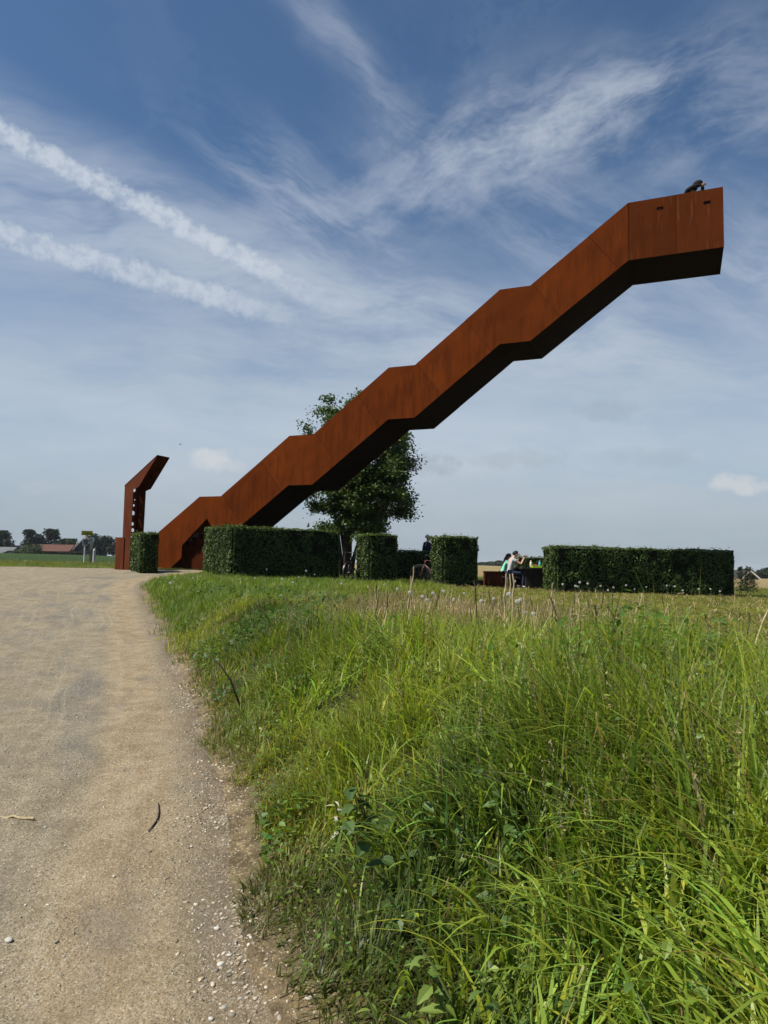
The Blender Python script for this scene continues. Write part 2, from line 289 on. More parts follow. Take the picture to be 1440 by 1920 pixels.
class MB:
    def __init__(s): s.v = []; s.f = []
    def add(s, vs, fs):
        k = len(s.v); s.v += [tuple(map(float, q)) for q in vs]; s.f += [tuple(i+k for i in q) for q in fs]; return s
    def box(s, c, d, M=None):
        x, y, z = d[0]/2, d[1]/2, d[2]/2
        vs = [Vector((a, b_, e)) for a in (-x, x) for b_ in (-y, y) for e in (-z, z)]
        vs = [((M @ q) if M else q) + Vector(c) for q in vs]
        return s.add(vs, [(0, 1, 3, 2), (4, 6, 7, 5), (0, 4, 5, 1), (2, 3, 7, 6), (0, 2, 6, 4), (1, 5, 7, 3)])
    def tube(s, pts, rad, n=8, cap=True):
        pts = [Vector(p) for p in pts]; k = len(pts); rad = rad if hasattr(rad, '__len__') else [rad]*k
        base = len(s.v); prev = None
        for i, p in enumerate(pts):
            t = (pts[min(i+1, k-1)] - pts[max(i-1, 0)]).normalized()
            if prev is None: a = t.orthogonal().normalized()
            else:
                a = prev - t*prev.dot(t); a = a.normalized() if a.length > 1e-6 else t.orthogonal().normalized()
            prev = a; bb = t.cross(a)
            for j in range(n):
                q = p + (a*math.cos(2*math.pi*j/n) + bb*math.sin(2*math.pi*j/n))*rad[i]; s.v.append(tuple(q))
        for i in range(k-1):
            for j in range(n): s.f.append((base+i*n+j, base+i*n+(j+1) % n, base+(i+1)*n+(j+1) % n, base+(i+1)*n+j))
        if cap: s.f.append(tuple(base+j for j in reversed(range(n)))); s.f.append(tuple(base+(k-1)*n+j for j in range(n)))
        return s
    def ell(s, c, r, M=None, nu=12, nv=8):
        vs = [(0, 0, 1)]; 
        for i in range(1, nv):
            th = math.pi*i/nv
            for j in range(nu): ph = 2*math.pi*j/nu; vs.append((math.sin(th)*math.cos(ph), math.sin(th)*math.sin(ph), math.cos(th)))
        vs.append((0, 0, -1)); L = len(vs)-1
        vs = [Vector((q[0]*r[0], q[1]*r[1], q[2]*r[2])) for q in vs]; vs = [((M @ q) if M else q)+Vector(c) for q in vs]
        fs = [(0, 1+j, 1+(j+1) % nu) for j in range(nu)]
        for i in range(nv-2):
            for j in range(nu): fs.append((1+i*nu+j, 1+(i+1)*nu+j, 1+(i+1)*nu+(j+1) % nu, 1+i*nu+(j+1) % nu))
        fs += [(L, 1+(nv-2)*nu+(j+1) % nu, 1+(nv-2)*nu+j) for j in range(nu)]
        return s.add(vs, fs)
    def prism(s, poly, axis_a, axis_b, n, org, t):     # polygon in (a,b) coordinates, thickness t along n
        A, B, Nn, O = Vector(axis_a), Vector(axis_b), Vector(n), Vector(org); k = len(poly)
        lo = [O + A*p[0] + B*p[1] for p in poly]; hi = [q + Nn*t for q in lo]
        return s.add(lo+hi, [tuple(reversed(range(k))), tuple(range(k, 2*k))] + [(i, (i+1) % k, k+(i+1) % k, k+i) for i in range(k)])
    def ring(s, c, R_, r, axis='y', a0=0., a1=2*math.pi, n=40, m_=6):
        pts = []
        for i in range(n+1):
            a = a0+(a1-a0)*i/n; pts.append((c[0]+R_*math.cos(a), c[1], c[2]+R_*math.sin(a)))
        return s.tube(pts, r, m_, True)
    def mesh(s, name, smooth=False):
        me = bpy.data.meshes.new(name); me.from_pydata(s.v, [], s.f); me.update()
        bm = bmesh.new(); bm.from_mesh(me); bmesh.ops.recalc_face_normals(bm, faces=bm.faces); bm.to_mesh(me); bm.free()
        if smooth:
            for p in me.polygons: p.use_smooth = True
        return me
    def build(s, name, m, parent=None, smooth=False, loc=None): return link(name, s.mesh(name, smooth), m, parent, loc)
def vnoise(x, y, s, seed=0):
    g = np.random.default_rng(seed).random((256, 256)); x = np.asarray(x)*s+1000.; y = np.asarray(y)*s+1000.
    i = np.floor(x).astype(int); j = np.floor(y).astype(int); fx = x-i; fy = y-j; fx = fx*fx*(3-2*fx); fy = fy*fy*(3-2*fy)
    q = lambda a, b_: g[a % 256, b_ % 256]
    return (q(i, j)*(1-fx)+q(i+1, j)*fx)*(1-fy)+(q(i, j+1)*(1-fx)+q(i+1, j+1)*fx)*fy
def sstep(x, a, b_):
    t = np.clip((np.asarray(x, float)-a)/(b_-a), 0, 1); return t*t*(3-2*t)

# ---------------------------------------------------------------- terrain
SLOPE = .043; ROAD_END = 27.6
def road_pt(px, py):
    v = ray(px, py); t = (EYE-0.0)/(SLOPE*v[1]-v[2]); p = CAM+v*t; return p[1], p[0]
ep = sorted([road_pt(*q) for q in ((520, 1925), (470, 1830), (448, 1740), (428, 1650), (430, 1550), (416, 1470), (392, 1420), (377, 1360), (353, 1293), (320, 1220), (293, 1163), (264, 1106))])
EY = np.array([-3000, -6, 0.] + [q[0] for q in ep] + [20.4, 21.5, 23, 25, 27.6, 60, 3000]); EX = np.array([.5, .5, .1] + [q[1] for q in ep] + [-6.85, -7.05, -7.0, -6.75, -6.3, -6.3, -6.3])
def edge_x(y): return np.interp(y, EY, EX)
AZ = np.array([-9, -.6, -.45, -.2, .13, .4, .53, .7, 9]); TZ = np.array([2.4, 2.4, 2.3, 1.6, 1.15, -.5, -1.5, -1.7, -1.7])
def ground(x, y):
    x = np.asarray(x, float); y = np.asarray(y, float)
    yy = np.clip(y, -8, 28.); zr = SLOPE*yy
    zf = .88 - .022*np.clip(x, -7, 26)
    zf = np.where(x < -5, zf + .04*sstep(-x, 5, 9), zf)
    u = x-edge_x(y)
    bank = sstep(u, -.05, 1.15+.35*vnoise(x, y, .5, 3))
    z = zr + (zf-zr)*bank
    z = z + bank*sstep(y, 40, 12)*(.12*(vnoise(x, y, .9, 4)-.5)+.05*(vnoise(x, y, 2.7, 5)-.5))
    back = sstep(y, 26.5, 28.5); z = z*(1-back) + np.where(x < -5, np.maximum(z, 1.2), z)*back
    r_ = np.hypot(x, y); az = np.clip(x/np.maximum(np.abs(y), .5), -8, 8)
    tz = np.interp(np.where(y > 0, az, np.sign(x)*2), AZ, TZ)
    k = sstep(r_, 36, 215); z = z*(1-k)+tz*k
    return z - 26*sstep(r_, 330, 1700)
def gz(x, y): return float(ground(np.array([x]), np.array([y]))[0])
def rdisp(x, y):                        # ruts and unevenness of the track
    u = x-edge_x(y); return np.where((u < 0) & (y < 27.5) & (y > 0), (vnoise(x, y, 1.1, 8)-.5)*.05 + (vnoise(x*3, y*.6, 1.3, 9)-.5)*.022, 0)*sstep(-u, 0, .1)
def rz(x, y): return float((ground(np.array([x]), np.array([y]))+rdisp(np.array([x]), np.array([y])))[0])
rows = np.concatenate([-np.geomspace(3000, 7, 26), np.arange(-6, 1, .5), np.arange(1, 8, .09), np.arange(8, 27.6, .28), np.array([27.6]), np.arange(28, 46, .6), np.geomspace(46, 3000, 56)])
us = np.concatenate([-np.geomspace(3000, 9, 40), np.arange(-8.5, -2, .16), np.arange(-2, 4, .08), np.arange(4, 22, .45), np.geomspace(22, 3000, 44)])
iz = int(np.argmin(np.abs(us))); us[iz] = 0.
YY, UU = np.meshgrid(rows, us, indexing='ij'); XX = edge_x(YY)+UU; ZZ = ground(XX, YY)
ZZ = ZZ + rdisp(XX, YY)
nr, nc = YY.shape; idx = np.arange(nr*nc).reshape(nr, nc)
Q = np.stack([idx[:-1, :-1], idx[:-1, 1:], idx[1:, 1:], idx[1:, :-1]], -1).reshape(-1, 4)
isroad = ((UU[:-1, 1:] <= 1e-6) & (YY[1:, :-1] <= ROAD_END+1e-6) & (UU[:-1, :-1] > -34)).ravel()
V = np.stack([XX, YY, ZZ], -1).reshape(-1, 3); UVs = np.stack([UU, YY], -1).reshape(-1, 2)
def zone(x, y):
    u = x-edge_x(y); r_ = np.hypot(x, y); c = np.zeros(x.shape+(3,))
    green = np.array([.040, .046, .016]); soil = np.array([.070, .052, .030]); moss = np.array([.120, .128, .028]); straw = np.array([.23, .19, .10]); crop = np.array([.028, .055, .016]); dirt = np.array([.190, .152, .100])
    n = vnoise(x, y, .6, 21)
    c[:] = green
    dry = np.exp(-(((x-1.2)/2.3)**2+((y-10.8)/3.6)**2)); f = np.clip(dry*1.2, 0, 1)[..., None]; c = c*(1-f)+np.array([.20, .15, .085])*f
    f = (sstep(u, 3.6, 5.2)*sstep(x, 1.6, 3.2)*sstep(y, 3.5, 5.5)*sstep(y, 34, 28)*(.6+.4*n))[..., None]; c = c*(1-f)+moss*f
    f = (sstep(u, .38, .02)*sstep(y, 26, 18)*(y > 0))[..., None]; c = c*(1-f)+dirt*f
    f = (sstep(r_, 33, 40)*(x/np.maximum(y, .1) > -.05))[..., None]; c = c*(1-f)+straw*f
    f = (sstep(r_, 44, 47)*(x/np.maximum(y, .1) < -.12))[..., None]; c = c*(1-f)+crop*f
    f = (sstep(r_, 300, 420))[..., None]; c = c*(1-f)+np.array([.06, .09, .04])*f
    return c
CC = zone(XX, YY).reshape(-1, 3)
def sub(mask, name, m):
    q = Q[mask]; used = np.unique(q); mp = -np.ones(len(V), int); mp[used] = np.arange(len(used))
    return link(name, np_mesh(name, V[used], mp[q], CC[used], True, UVs[used]), m)
tag(sub(isroad, 'gravel_road', 'gravel'), 'pale tan gravel track curving past the grass bank', 'road', kind='structure')
tag(sub(~isroad, 'field', 'soil'), 'grassy bank, stubble field and far crop land', 'ground', kind='structure')

# ---------------------------------------------------------------- viewing tower
TD = np.array([.92275828, -.38537923, 0]); TN = np.array([-.38537923, -.92275828, 0]); TA = P(540, 860, 26.8)   # axis, outward normal, origin of s
RZ_T = math.atan2(TD[1], TD[0]); TW = 2.2; PH = 1.9; ZB = 1.22
tower = empty('viewing_tower', (TA[0], TA[1], ZB), RZ_T, 'towering rust-brown weathering steel staircase rising to a cantilevered lookout', 'tower')
LS = [-4.03, .04, 4.09, 8.15, 12.31]; LE = [-3.01, 1.06, 5.09, 9.18, 15.07]; LZ = [4.11-ZB, 6.36-ZB, 8.64-ZB, 10.98-ZB, 13.28-ZB]
tops = [(-6.55, 2.30-ZB)]
for a_, e_, z_ in zip(LS, LE, LZ): tops += [(a_, z_), (e_, z_)]
TS = np.array([q[0] for q in tops]); TZt = np.array([q[1] for q in tops])
topz = lambda s_: float(np.interp(s_, TS, TZt))
def plate(name, outline, holes, thick, y0, parent, m, topf, age=0., mapper=None):
    cv = bpy.data.curves.new(name, 'CURVE'); cv.dimensions = '2D'; cv.fill_mode = 'BOTH'; cv.extrude = thick/2
    for poly in [outline]+holes:
        sp = cv.splines.new('POLY'); sp.points.add(len(poly)-1); sp.use_cyclic_u = True
        for q, p_ in zip(sp.points, poly): q.co = (p_[0], p_[1], 0, 1)
    tmp = bpy.data.objects.new('tmp', cv); me = bpy.data.meshes.new_from_object(tmp); bpy.data.objects.remove(tmp); bpy.data.curves.remove(cv)
    bm = bmesh.new(); bm.from_mesh(me); bmesh.ops.remove_doubles(bm, verts=bm.verts, dist=1e-5); bmesh.ops.recalc_face_normals(bm, faces=bm.faces); bm.to_mesh(me); bm.free()
    co = [v_.co.copy() for v_ in me.vertices]
    uvl = me.uv_layers.new(name='UVMap') if not me.uv_layers else me.uv_layers[0]
    for lp in me.loops:
        p_ = co[lp.vertex_index]; uvl.data[lp.index].uv = (p_.x, topf(p_.x)-p_.y)
    for v_, p_ in zip(me.vertices, co):
        v_.co = mapper(p_) if mapper else (p_.x, y0+thick/2+p_.z, p_.y)
    at = me.attributes.new('age', 'FLOAT', 'POINT'); at.data.foreach_set('value', [age]*len(me.vertices)); me.update(); me.materials.clear()
    for p_ in me.polygons: p_.use_smooth = False
    return link(name, me, m, parent)
DB = .91                                             # seams run square to the flight
def line(a0, a1): return [(TS[i], TZt[i]) for i in range(len(TS)) if a0+1e-3 < TS[i] < a1-1e-3]
def side_outlines():
    outs = []; prev = None
    for k in range(5):
        s1 = LE[k]+.08 if k < 4 else None            # seam just above landing k
        if k == 0:
            bt = [(s1+DB, topz(s1+DB)-PH), (LE[0], LZ[0]-PH), (-3.2, LZ[0]-PH), (-3.42, 2.9-ZB), (-3.63, 3.23-ZB), (-4.80, 2.16-ZB), (-4.80, 1.65-ZB), (-5.37, 1.22-ZB-.02), (-6.55, -.05)]
            outs.append(([(-6.55, topz(-6.55))] + line(-6.55, s1) + [(s1, topz(s1))] + bt, [], 0.))
        else:
            f0 = LE[k-1]+.08; f1 = LS[k]-1.22
            outs.append(([(f0, topz(f0)), (f1, topz(f1)), (f1+DB, topz(f1+DB)-PH), (f0+DB, topz(f0+DB)-PH)], [], .02*k))
            if k < 4:
                outs.append(([(f1, topz(f1))]+line(f1, s1)+[(s1, topz(s1)), (s1+DB, topz(s1+DB)-PH), (LE[k], LZ[k]-PH), (LS[k], LZ[k]-PH), (f1+DB, topz(f1+DB)-PH)], [], .05*k))
            else:
                fold = LS[4]
                outs.append(([(f1, topz(f1)), (fold, LZ[4]), (fold, LZ[4]-PH), (f1+DB, topz(f1+DB)-PH)], [], .35))
                hs = []
                for hx, hy in ((13.27, .36), (14.62, .42)): hs.append([(hx-.1, LZ[4]-hy-.055), (hx+.1, LZ[4]-hy-.055), (hx+.1, LZ[4]-hy+.055), (hx-.1, LZ[4]-hy+.055)])
                mid_ = 13.72
                outs.append(([(fold, LZ[4]), (mid_, LZ[4]), (mid_, LZ[4]-PH), (fold, LZ[4]-PH)], hs[:1], .8))
                outs.append(([(mid_, LZ[4]), (LE[4], LZ[4]), (LE[4], LZ[4]-PH), (mid_, LZ[4]-PH)], hs[1:], 1.))
    return outs
def shrink(poly, g=-.004):
    c_ = np.mean(np.array(poly), 0); return [(p_[0]+np.sign(c_[0]-p_[0])*g, p_[1]) for p_ in poly]
for i, (ol, hs, age) in enumerate(side_outlines()):
    plate('side_plate', shrink(ol), hs, .02, (0., .004)[i % 2], tower, 'rust', topz, age)
    plate('side_plate', shrink(ol), [], .02, TW-.02-(0., .004)[i % 2], tower, 'rust', topz, age)
def weld(a, b_):
    v_ = Vector((b_[0]-a[0], 0, b_[1]-a[1])); n_ = Vector((v_.z, 0, -v_.x)).normalized()*.008
    A_, B_ = Vector((a[0], 0, a[1]-.01)), Vector((b_[0], 0, b_[1]+.01)); q_ = [A_-n_, A_+n_, B_+n_, B_-n_]
    MB().add([(p_.x, -.006, p_.z) for p_ in q_]+[(p_.x, .004, p_.z) for p_ in q_], [(0, 1, 2, 3), (7, 6, 5, 4), (0, 4, 5, 1), (1, 5, 6, 2), (2, 6, 7, 3), (3, 7, 4, 0)]).build('weld_seam', 'rust_shade_weld', tower)
for k in range(5):
    if k < 4: f0 = LE[k]+.08; weld((f0, topz(f0)), (f0+DB, topz(f0+DB)-PH))
    if k > 0: f1 = LS[k]-1.22; weld((f1, topz(f1)), (f1+DB, topz(f1+DB)-PH))
for s_ in (LS[4], 13.72): weld((s_, LZ[4]), (s_, LZ[4]-PH))
# underside, walkway and stairs
bots = [(-3.2, LZ[0]-PH), (LE[0], LZ[0]-PH)]
for k in range(1, 5): bots += [(LS[k], LZ[k]-PH), (LE[k], LZ[k]-PH)]
for (s0, z0), (s1, z1) in zip(bots[:-1], bots[1:]):
    MB().prism([(s0+.003, z0), (s1-.003, z1), (s1-.003, z1+.02), (s0+.003, z0+.02)], (1, 0, 0), (0, 0, 1), (0, 1, 0), (0, .026, .002), TW-.052).build('underside_plate', 'steel_shade', tower)  # shade below the tower is put into this near-black colour
FL = .46
for k in range(5):
    MB().box(((LS[k]+LE[k])/2, TW/2, LZ[k]-PH+FL-.02), (LE[k]-LS[k], TW-.06, .04)).build('landing_floor', 'steel_shade', tower)
    s0, z0 = (-6.5, .0) if k == 0 else (LE[k-1], LZ[k-1]-PH+FL); s1, z1 = LS[k], LZ[k]-PH+FL; nst = 13 if k else 8; mb = MB()
    for j in range(nst):
        rise = (z1-z0)/nst; run = (s1-s0)/nst
        mb.box((s0+run*(j+.5), TW/2, z0+rise*(j+.5)), (run*1.02, TW-.06, rise*.98))
    mb.build('stair_flight', 'steel_shade', tower)
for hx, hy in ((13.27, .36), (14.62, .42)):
    MB().box((hx, .125, LZ[4]-hy), (.26, .20, .16)).build('slot_box', 'steel_shade', tower)
MB().box((LE[4]-.012, TW/2, LZ[4]-PH/2), (.02, TW-.06, PH-.004)).build('end_plate', 'rust_plain', tower)
MB().prism([(-5.5, -.05), (-2.3, -.05), (-2.3, 1.5), (-2.9, 1.6), (-2.9, 2.5), (-4.0, 2.5), (-5.5, 1.45)], (1, 0, 0), (0, 0, 1), (0, 1, 0), (0, .26, 0), TW-.6).build('support_wall', 'rust_shade_weld', tower)  # shade of the recess put into the darker rust colour

# ---------------------------------------------------------------- information pylon
pb = P(227.5, 1060, 26.9); PZ = gz(pb[0], pb[1])-.02
pyl = empty('information_pylon', (pb[0], pb[1], PZ), RZ_T, 'tall bent rusty steel pylon with round perforations beside the tower foot', 'pylon')
HB = 3.20; PW = .69
wallp = [(0, 0), (.37, 0), (.42, HB-.14), (.66, HB-.06), (1.42, HB+1.0), (1.48, HB+1.1), (0.02, HB)]
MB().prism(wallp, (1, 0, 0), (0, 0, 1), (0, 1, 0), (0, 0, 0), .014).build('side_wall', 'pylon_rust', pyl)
MB().prism(wallp, (1, 0, 0), (0, 0, 1), (0, 1, 0), (0, PW-.014, 0), .014).build('side_wall', 'rust_shade_weld', pyl)  # same rust as the near wall, with the inside shade painted in
def circ(cx, cy, r_, n=20): return [(cx+r_*math.cos(2*math.pi*i/n), cy+r_*math.sin(2*math.pi*i/n)) for i in range(n)]
hl = [circ(y_, z_, r_) for y_, z_, r_ in ((.50, 3.10, .085), (.56, 2.72, .03), (.52, 2.50, .05), (.50, 2.20, .085), (.49, 1.78, .07), (.52, 1.54, .08), (.48, 1.25, .06), (.50, .9, .08), (.22, 3.0, .06), (.26, 2.66, .09), (.18, 2.3, .05), (.24, 1.95, .08), (.2, 1.6, .06), (.25, 1.3, .09), (.36, 2.4, .03), (.37, 1.4, .03))]
plate('back_plate', [(.003, .01), (PW-.003, .01), (PW-.003, HB+.008), (.003, HB+.008)], hl, .012, 0, pyl, 'pylon_rust', lambda x_: HB, 0., lambda p_: (.004+p_.z, p_.x, p_.y))
MB().prism([(-.012, HB-.012), (1.485, HB+1.085), (1.49, HB+1.13), (-.016, HB+.022)], (1, 0, 0), (0, 0, 1), (0, 1, 0), (0, -.002, 0), PW+.004).build('hood_plate', 'rust_shade_weld', pyl)  # darker rust here too, painting the shade under the hood
MB().box((-.10, PW/2, .61), (.40, PW+.06, 1.26)).build('plinth', 'pylon_rust', pyl)

# ---------------------------------------------------------------- foliage builders
def leaf_mesh(name, C, N, size, colr, wid=.6, fold=.25):
    n = len(C); N = N/np.linalg.norm(N, axis=1, keepdims=True)
    rv = rng.normal(size=(n, 3)); A = np.cross(N, rv); A /= np.linalg.norm(A, axis=1, keepdims=True); B = np.cross(N, A)
    s = np.asarray(size).reshape(-1, 1)*np.ones((n, 1))
    v0 = C - A*s*.5; v2 = C + A*s*.5; v1 = C + B*s*wid*.5 + N*s*fold*.3 + A*s*.03; v3 = C - B*s*wid*.5 + N*s*fold*.3 + A*s*.03
    Vv = np.stack([v0, v1, v2, v3], 1).reshape(-1, 3); b0 = np.arange(n)*4
    T = np.stack([np.stack([b0, b0+1, b0+2], 1), np.stack([b0, b0+2, b0+3], 1)], 1).reshape(-1, 3)
    return np_mesh(name, Vv, T, np.repeat(colr, 4, 0))
def vary(base, n, amt=.3, hue=.12):
    k = 1+rng.normal(0, amt, (n, 1)); h = rng.normal(0, hue, (n, 1)); c = np.array(base)*np.clip(k, .35, 2.); c = c*np.concatenate([1+h, 1+0*h, 1-h], 1); return np.clip(c, .002, .9)

def hedge(px, dep, pytop, phi, L, t, label, pybase=None, dens=760, group='clipped hedges round the picnic spot'):
    cx, cy = XY(px, dep); zt = P(px, pytop, dep)[2]
    a = np.array([math.cos(phi), math.sin(phi)]); bb = np.array([-math.sin(phi), math.cos(phi)])
    cen = np.array([cx, cy]) + a*L/2 + bb*t/2
    zs = [gz(*(np.array([cx, cy])+a*L*i+bb*t*j)) for i in (0, .5, 1) for j in (0, 1)]; zb = min(zs)-.03; h = zt-zb
    e = empty('hedge', (cen[0], cen[1], zb), phi, label, 'hedge', group)
    drop = (max(zs)-min(zs))*.0
    mb = MB()
    nx = max(2, int(L/.25)); core = []
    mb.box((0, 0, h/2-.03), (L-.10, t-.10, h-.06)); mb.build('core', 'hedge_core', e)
    pts = []; nrm = []
    for (ax_, sg) in ((0, -1), (0, 1), (1, -1), (1, 1), (2, 1)):
        dims = (L, t, h); o_ = [i for i in range(3) if i != ax_]; area = dims[o_[0]]*dims[o_[1]]
        n = int(area*dens*(.55 if (ax_, sg) in ((1, 1),) else 1.))
        q = np.zeros((n, 3)); q[:, o_[0]] = (rng.random(n)-.5)*dims[o_[0]]; q[:, o_[1]] = (rng.random(n)-.5)*dims[o_[1]]
        lump = (vnoise(q[:, o_[0]]+7*ax_, q[:, o_[1]]+3*sg, 1.1, 30)-.5)*(.11 if ax_ != 2 else .05) + (vnoise(q[:, o_[0]]+7*ax_, q[:, o_[1]]+3*sg, 3.2, 31)-.5)*.10 + (vnoise(q[:, o_[0]], q[:, o_[1]], 9, 32)-.5)*.05
        q[:, ax_] = sg*dims[ax_]/2 + sg*(lump - rng.exponential(.022, n))
        q[:, 2] += h/2
        nn = rng.normal(0, .62, (n, 3)); nn[:, ax_] += sg; nn[:, 2] += .35
        if ax_ == 2:
            m2 = rng.random(n) < .09; q[m2, 2] += rng.random(m2.sum())**2*.11
        pts.append(q); nrm.append(nn)
    q = np.concatenate(pts); nn = np.concatenate(nrm)
    q[:, 0] -= np.sign(q[:, 0])*.10*sstep(np.abs(q[:, 0]), L/2-.12, L/2)*sstep(np.abs(q[:, 1]), t/2-.12, t/2)
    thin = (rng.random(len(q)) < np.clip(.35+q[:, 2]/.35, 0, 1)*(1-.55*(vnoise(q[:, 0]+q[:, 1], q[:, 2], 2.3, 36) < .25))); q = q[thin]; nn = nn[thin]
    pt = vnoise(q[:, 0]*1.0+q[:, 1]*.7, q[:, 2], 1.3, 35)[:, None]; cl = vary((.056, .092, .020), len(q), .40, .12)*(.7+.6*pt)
    new = (q[:, 2] > h-.10) & (rng.random(len(q)) < .5); cl[new] = vary((.090, .125, .028), int(new.sum()), .25, .1)  # lit hedge top painted in: half the uppermost leaves get lighter green
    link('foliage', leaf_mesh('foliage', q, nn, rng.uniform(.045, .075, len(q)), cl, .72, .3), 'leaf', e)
    tr = MB()
    for i in range(max(3, int(L/.35))):
        x_ = -L/2+.2+(L-.4)*(i+.5)/max(3, int(L/.35)); tr.tube([(x_, random.uniform(-.1, .1), 0), (x_+random.uniform(-.05, .05), 0, .5)], [.025, .02], 5)
    tag(tr.build('stems', 'twig', e), kind='stuff')
    return e
hedge(262, 25.2, 998, R(35), .70, 1.3, 'small cube-shaped clipped hedge in front of the perforated pylon')
hedge(432, 23.9, 985.5, R(35), 4.35, 2.6, 'long clipped hedge below the lower flights of the steel stairs')
hedge(690, 24.0, 1000, R(30), 1.22, .95, 'clipped hedge block between the two parked bicycles')
hedge(829, 24.2, 1004, R(28), 1.55, .85, 'clipped hedge block hiding half of the standing person')
hedge(1041, 23.4, 1024, R(15), 7.1, .95, 'longest clipped hedge, right of the picnic table')
hedge(700, 27.6, 1031, R(4), 2.6, .8, 'low dark hedge behind the bicycle with the pale mudguard')
hedge(972, 30.5, 1043, R(4), 3.2, .8, 'low hedge seen just above the picnic table', dens=450)

# ---------------------------------------------------------------- broadleaf tree behind the tower
def branch_tree(name, loc, label, cat, group, stems, crown_c, crown_r, nleaf, lsize, lcol, seed, clump=.30, mleaf='leaf', twigs=170, wood='bark'):
    rg = np.random.default_rng(seed); rd = random.Random(seed)
    e = empty(name, loc, 0, label, cat, group); tr = MB(); crown_c = np.array(crown_c, float); crown_r = np.array(crown_r, float)
    nodes = []
    for (bx, by, tx, ty, hz_, r_) in stems:
        pts = [Vector((bx, by, 0))]
        for i in range(1, 7):
            f = i/6; pts.append(Vector((bx+(tx-bx)*f**1.3+rd.uniform(-.06, .06), by+(ty-by)*f**1.3+rd.uniform(-.06, .06), hz_*f)))
        tr.tube(pts, [r_*(1-.85*i/6) for i in range(7)], 7); nodes += [(pts[i], r_*(1-.85*i/6)) for i in range(2, 7)]
    tr.build('trunk', wood, e, True)
    br = MB(); tips = []
    for i in range(twigs):
        v_ = rg.normal(size=3); v_ /= np.linalg.norm(v_); rr = rg.random()**.38
        lob = 1+.14*math.sin(3*math.atan2(v_[1], v_[0])+seed)+.15*math.sin(6*v_[2]+6*v_[0])
        p_ = crown_c+crown_r*v_*rr*lob
        if v_[2] < -.72: p_[2] = crown_c[2]-crown_r[2]*.72*rr
        if v_[2] > .2: p_[:2] = crown_c[:2]-[.55*v_[2], 0]+(p_[:2]-crown_c[:2])*(1-.08*v_[2])
        tp = Vector(p_); best = min(nodes, key=lambda q: (q[0]-tp).length+.9*max(0, q[0].z-tp.z))
        mid_ = best[0].lerp(tp, .5)+Vector((rd.uniform(-.15, .15), rd.uniform(-.15, .15), .12))
        br.tube([best[0], mid_, tp], [min(best[1]*.5, .045), .02, .008], 4, False); tips.append((np.array(mid_), np.array(tp)))
    br.build('branches', wood, e, True)
    C_ = []; per = nleaf//twigs
    for m_, t_ in tips:
        f = rg.random((per, 1))**.6; c_ = m_+(t_-m_)*f; sp = rg.normal(0, clump, (per, 3)); sp[:, 2] = sp[:, 2]*.62-.05
        C_.append(c_+sp*(.55+.5*f))
    C_ = np.concatenate(C_); N_ = rg.normal(0, .7, C_.shape)+(C_-crown_c)/crown_r*.4; N_[:, 2] += .7
    cc = vary(lcol, len(C_), .3, .12)
    link('crown', leaf_mesh('crown', C_, N_, rg.uniform(lsize*.7, lsize*1.25, len(C_)), cc, .8, .35), mleaf, e)
    return e
tx, ty = XY(650, 32.5); tzb = gz(tx, ty)-.05
branch_tree('broadleaf_tree', (tx, ty, tzb), 'leafy green broadleaf tree growing behind the steel staircase', 'tree', None,
            [(-.20, 0, -1.3, .2, 6.0, .11), (-.06, .05, -.2, 0, 7.6, .12), (.08, -.06, .5, .1, 7.4, .12), (.20, .05, 1.7, -.1, 5.6, .11), (-.02, -.10, .3, -.9, 6.6, .10), (-.10, .12, -.7, .9, 6.6, .10)],
            (.50, 0, 4.75), (3.0, 2.7, 3.55), 78000, .12, (.062, .100, .022), 5, .22, twigs=430)

# ---------------------------------------------------------------- far trees, farm and barn on the horizon
def far_tree(px, pytop, dep, wpx, label, kind, seed, colr, group='trees on the horizon', pybase=None):
    x_, y_ = XY(px, dep); zb = gz(x_, y_)-.2; zt = P(px, pytop, dep)[2]; h = zt-zb; wr = wpx*dep/F/2; rg = np.random.default_rng(seed)
    e = empty({'pine': 'pine_tree', 'round': 'distant_tree', 'bush': 'bush'}[kind], (x_, y_, zb), 0, label, 'bush' if kind == 'bush' else 'tree', group)
    MB().tube([(0, 0, 0), (0, 0, h*.5), (0, 0, h*.9)], [h*.035+.05, h*.025+.03, .02], 6).build('trunk', 'bark', e)
    n = 2600 if wpx > 15 else 1500; nl = 26; C_ = []
    for i in range(nl):
        f = rg.random()
        if kind == 'pine': z_ = h*(.28+.7*f); rad = wr*(1.05-.75*f**1.4)
        elif kind == 'bush': z_ = h*(.12+.75*f); rad = wr*math.sqrt(max(.1, 1-f**2))
        else: z_ = h*(.25+.68*f); rad = wr*math.sqrt(max(.08, 1-(2*f-.9)**2*.8))
        a = rg.random()*2*math.pi; rr = rad*math.sqrt(rg.random())*.85
        c_ = np.array([math.cos(a)*rr, math.sin(a)*rr, z_]); s_ = np.array([wr*.32, wr*.32, h*(.035 if kind == 'pine' else .085)])
        C_.append(c_+np.clip(rg.normal(0, 1, (n//nl, 3)), -1.5, 1.5)*s_)
    C_ = np.concatenate(C_); C_[:, 2] = np.clip(C_[:, 2], .1, h*1.02); N_ = rg.normal(0, 1, C_.shape); N_[:, 2] += .5
    link('crown', leaf_mesh('crown', C_, N_, rg.uniform(.35, .8, len(C_))*dep/250*(1.1 if kind != 'bush' else .9), vary(colr, len(C_), .3, .08), .8), 'far_leaf', e)
DK = (.022, .034, .018); MG = (.040, .058, .022)
far_tree(52, 994, 262, 26, 'dark pointed pine behind the left end of the red farm roof', 'pine', 11, DK)
far_tree(69, 1002, 266, 18, 'lower rounded tree between the two dark pines', 'round', 12, (.03, .036, .02))
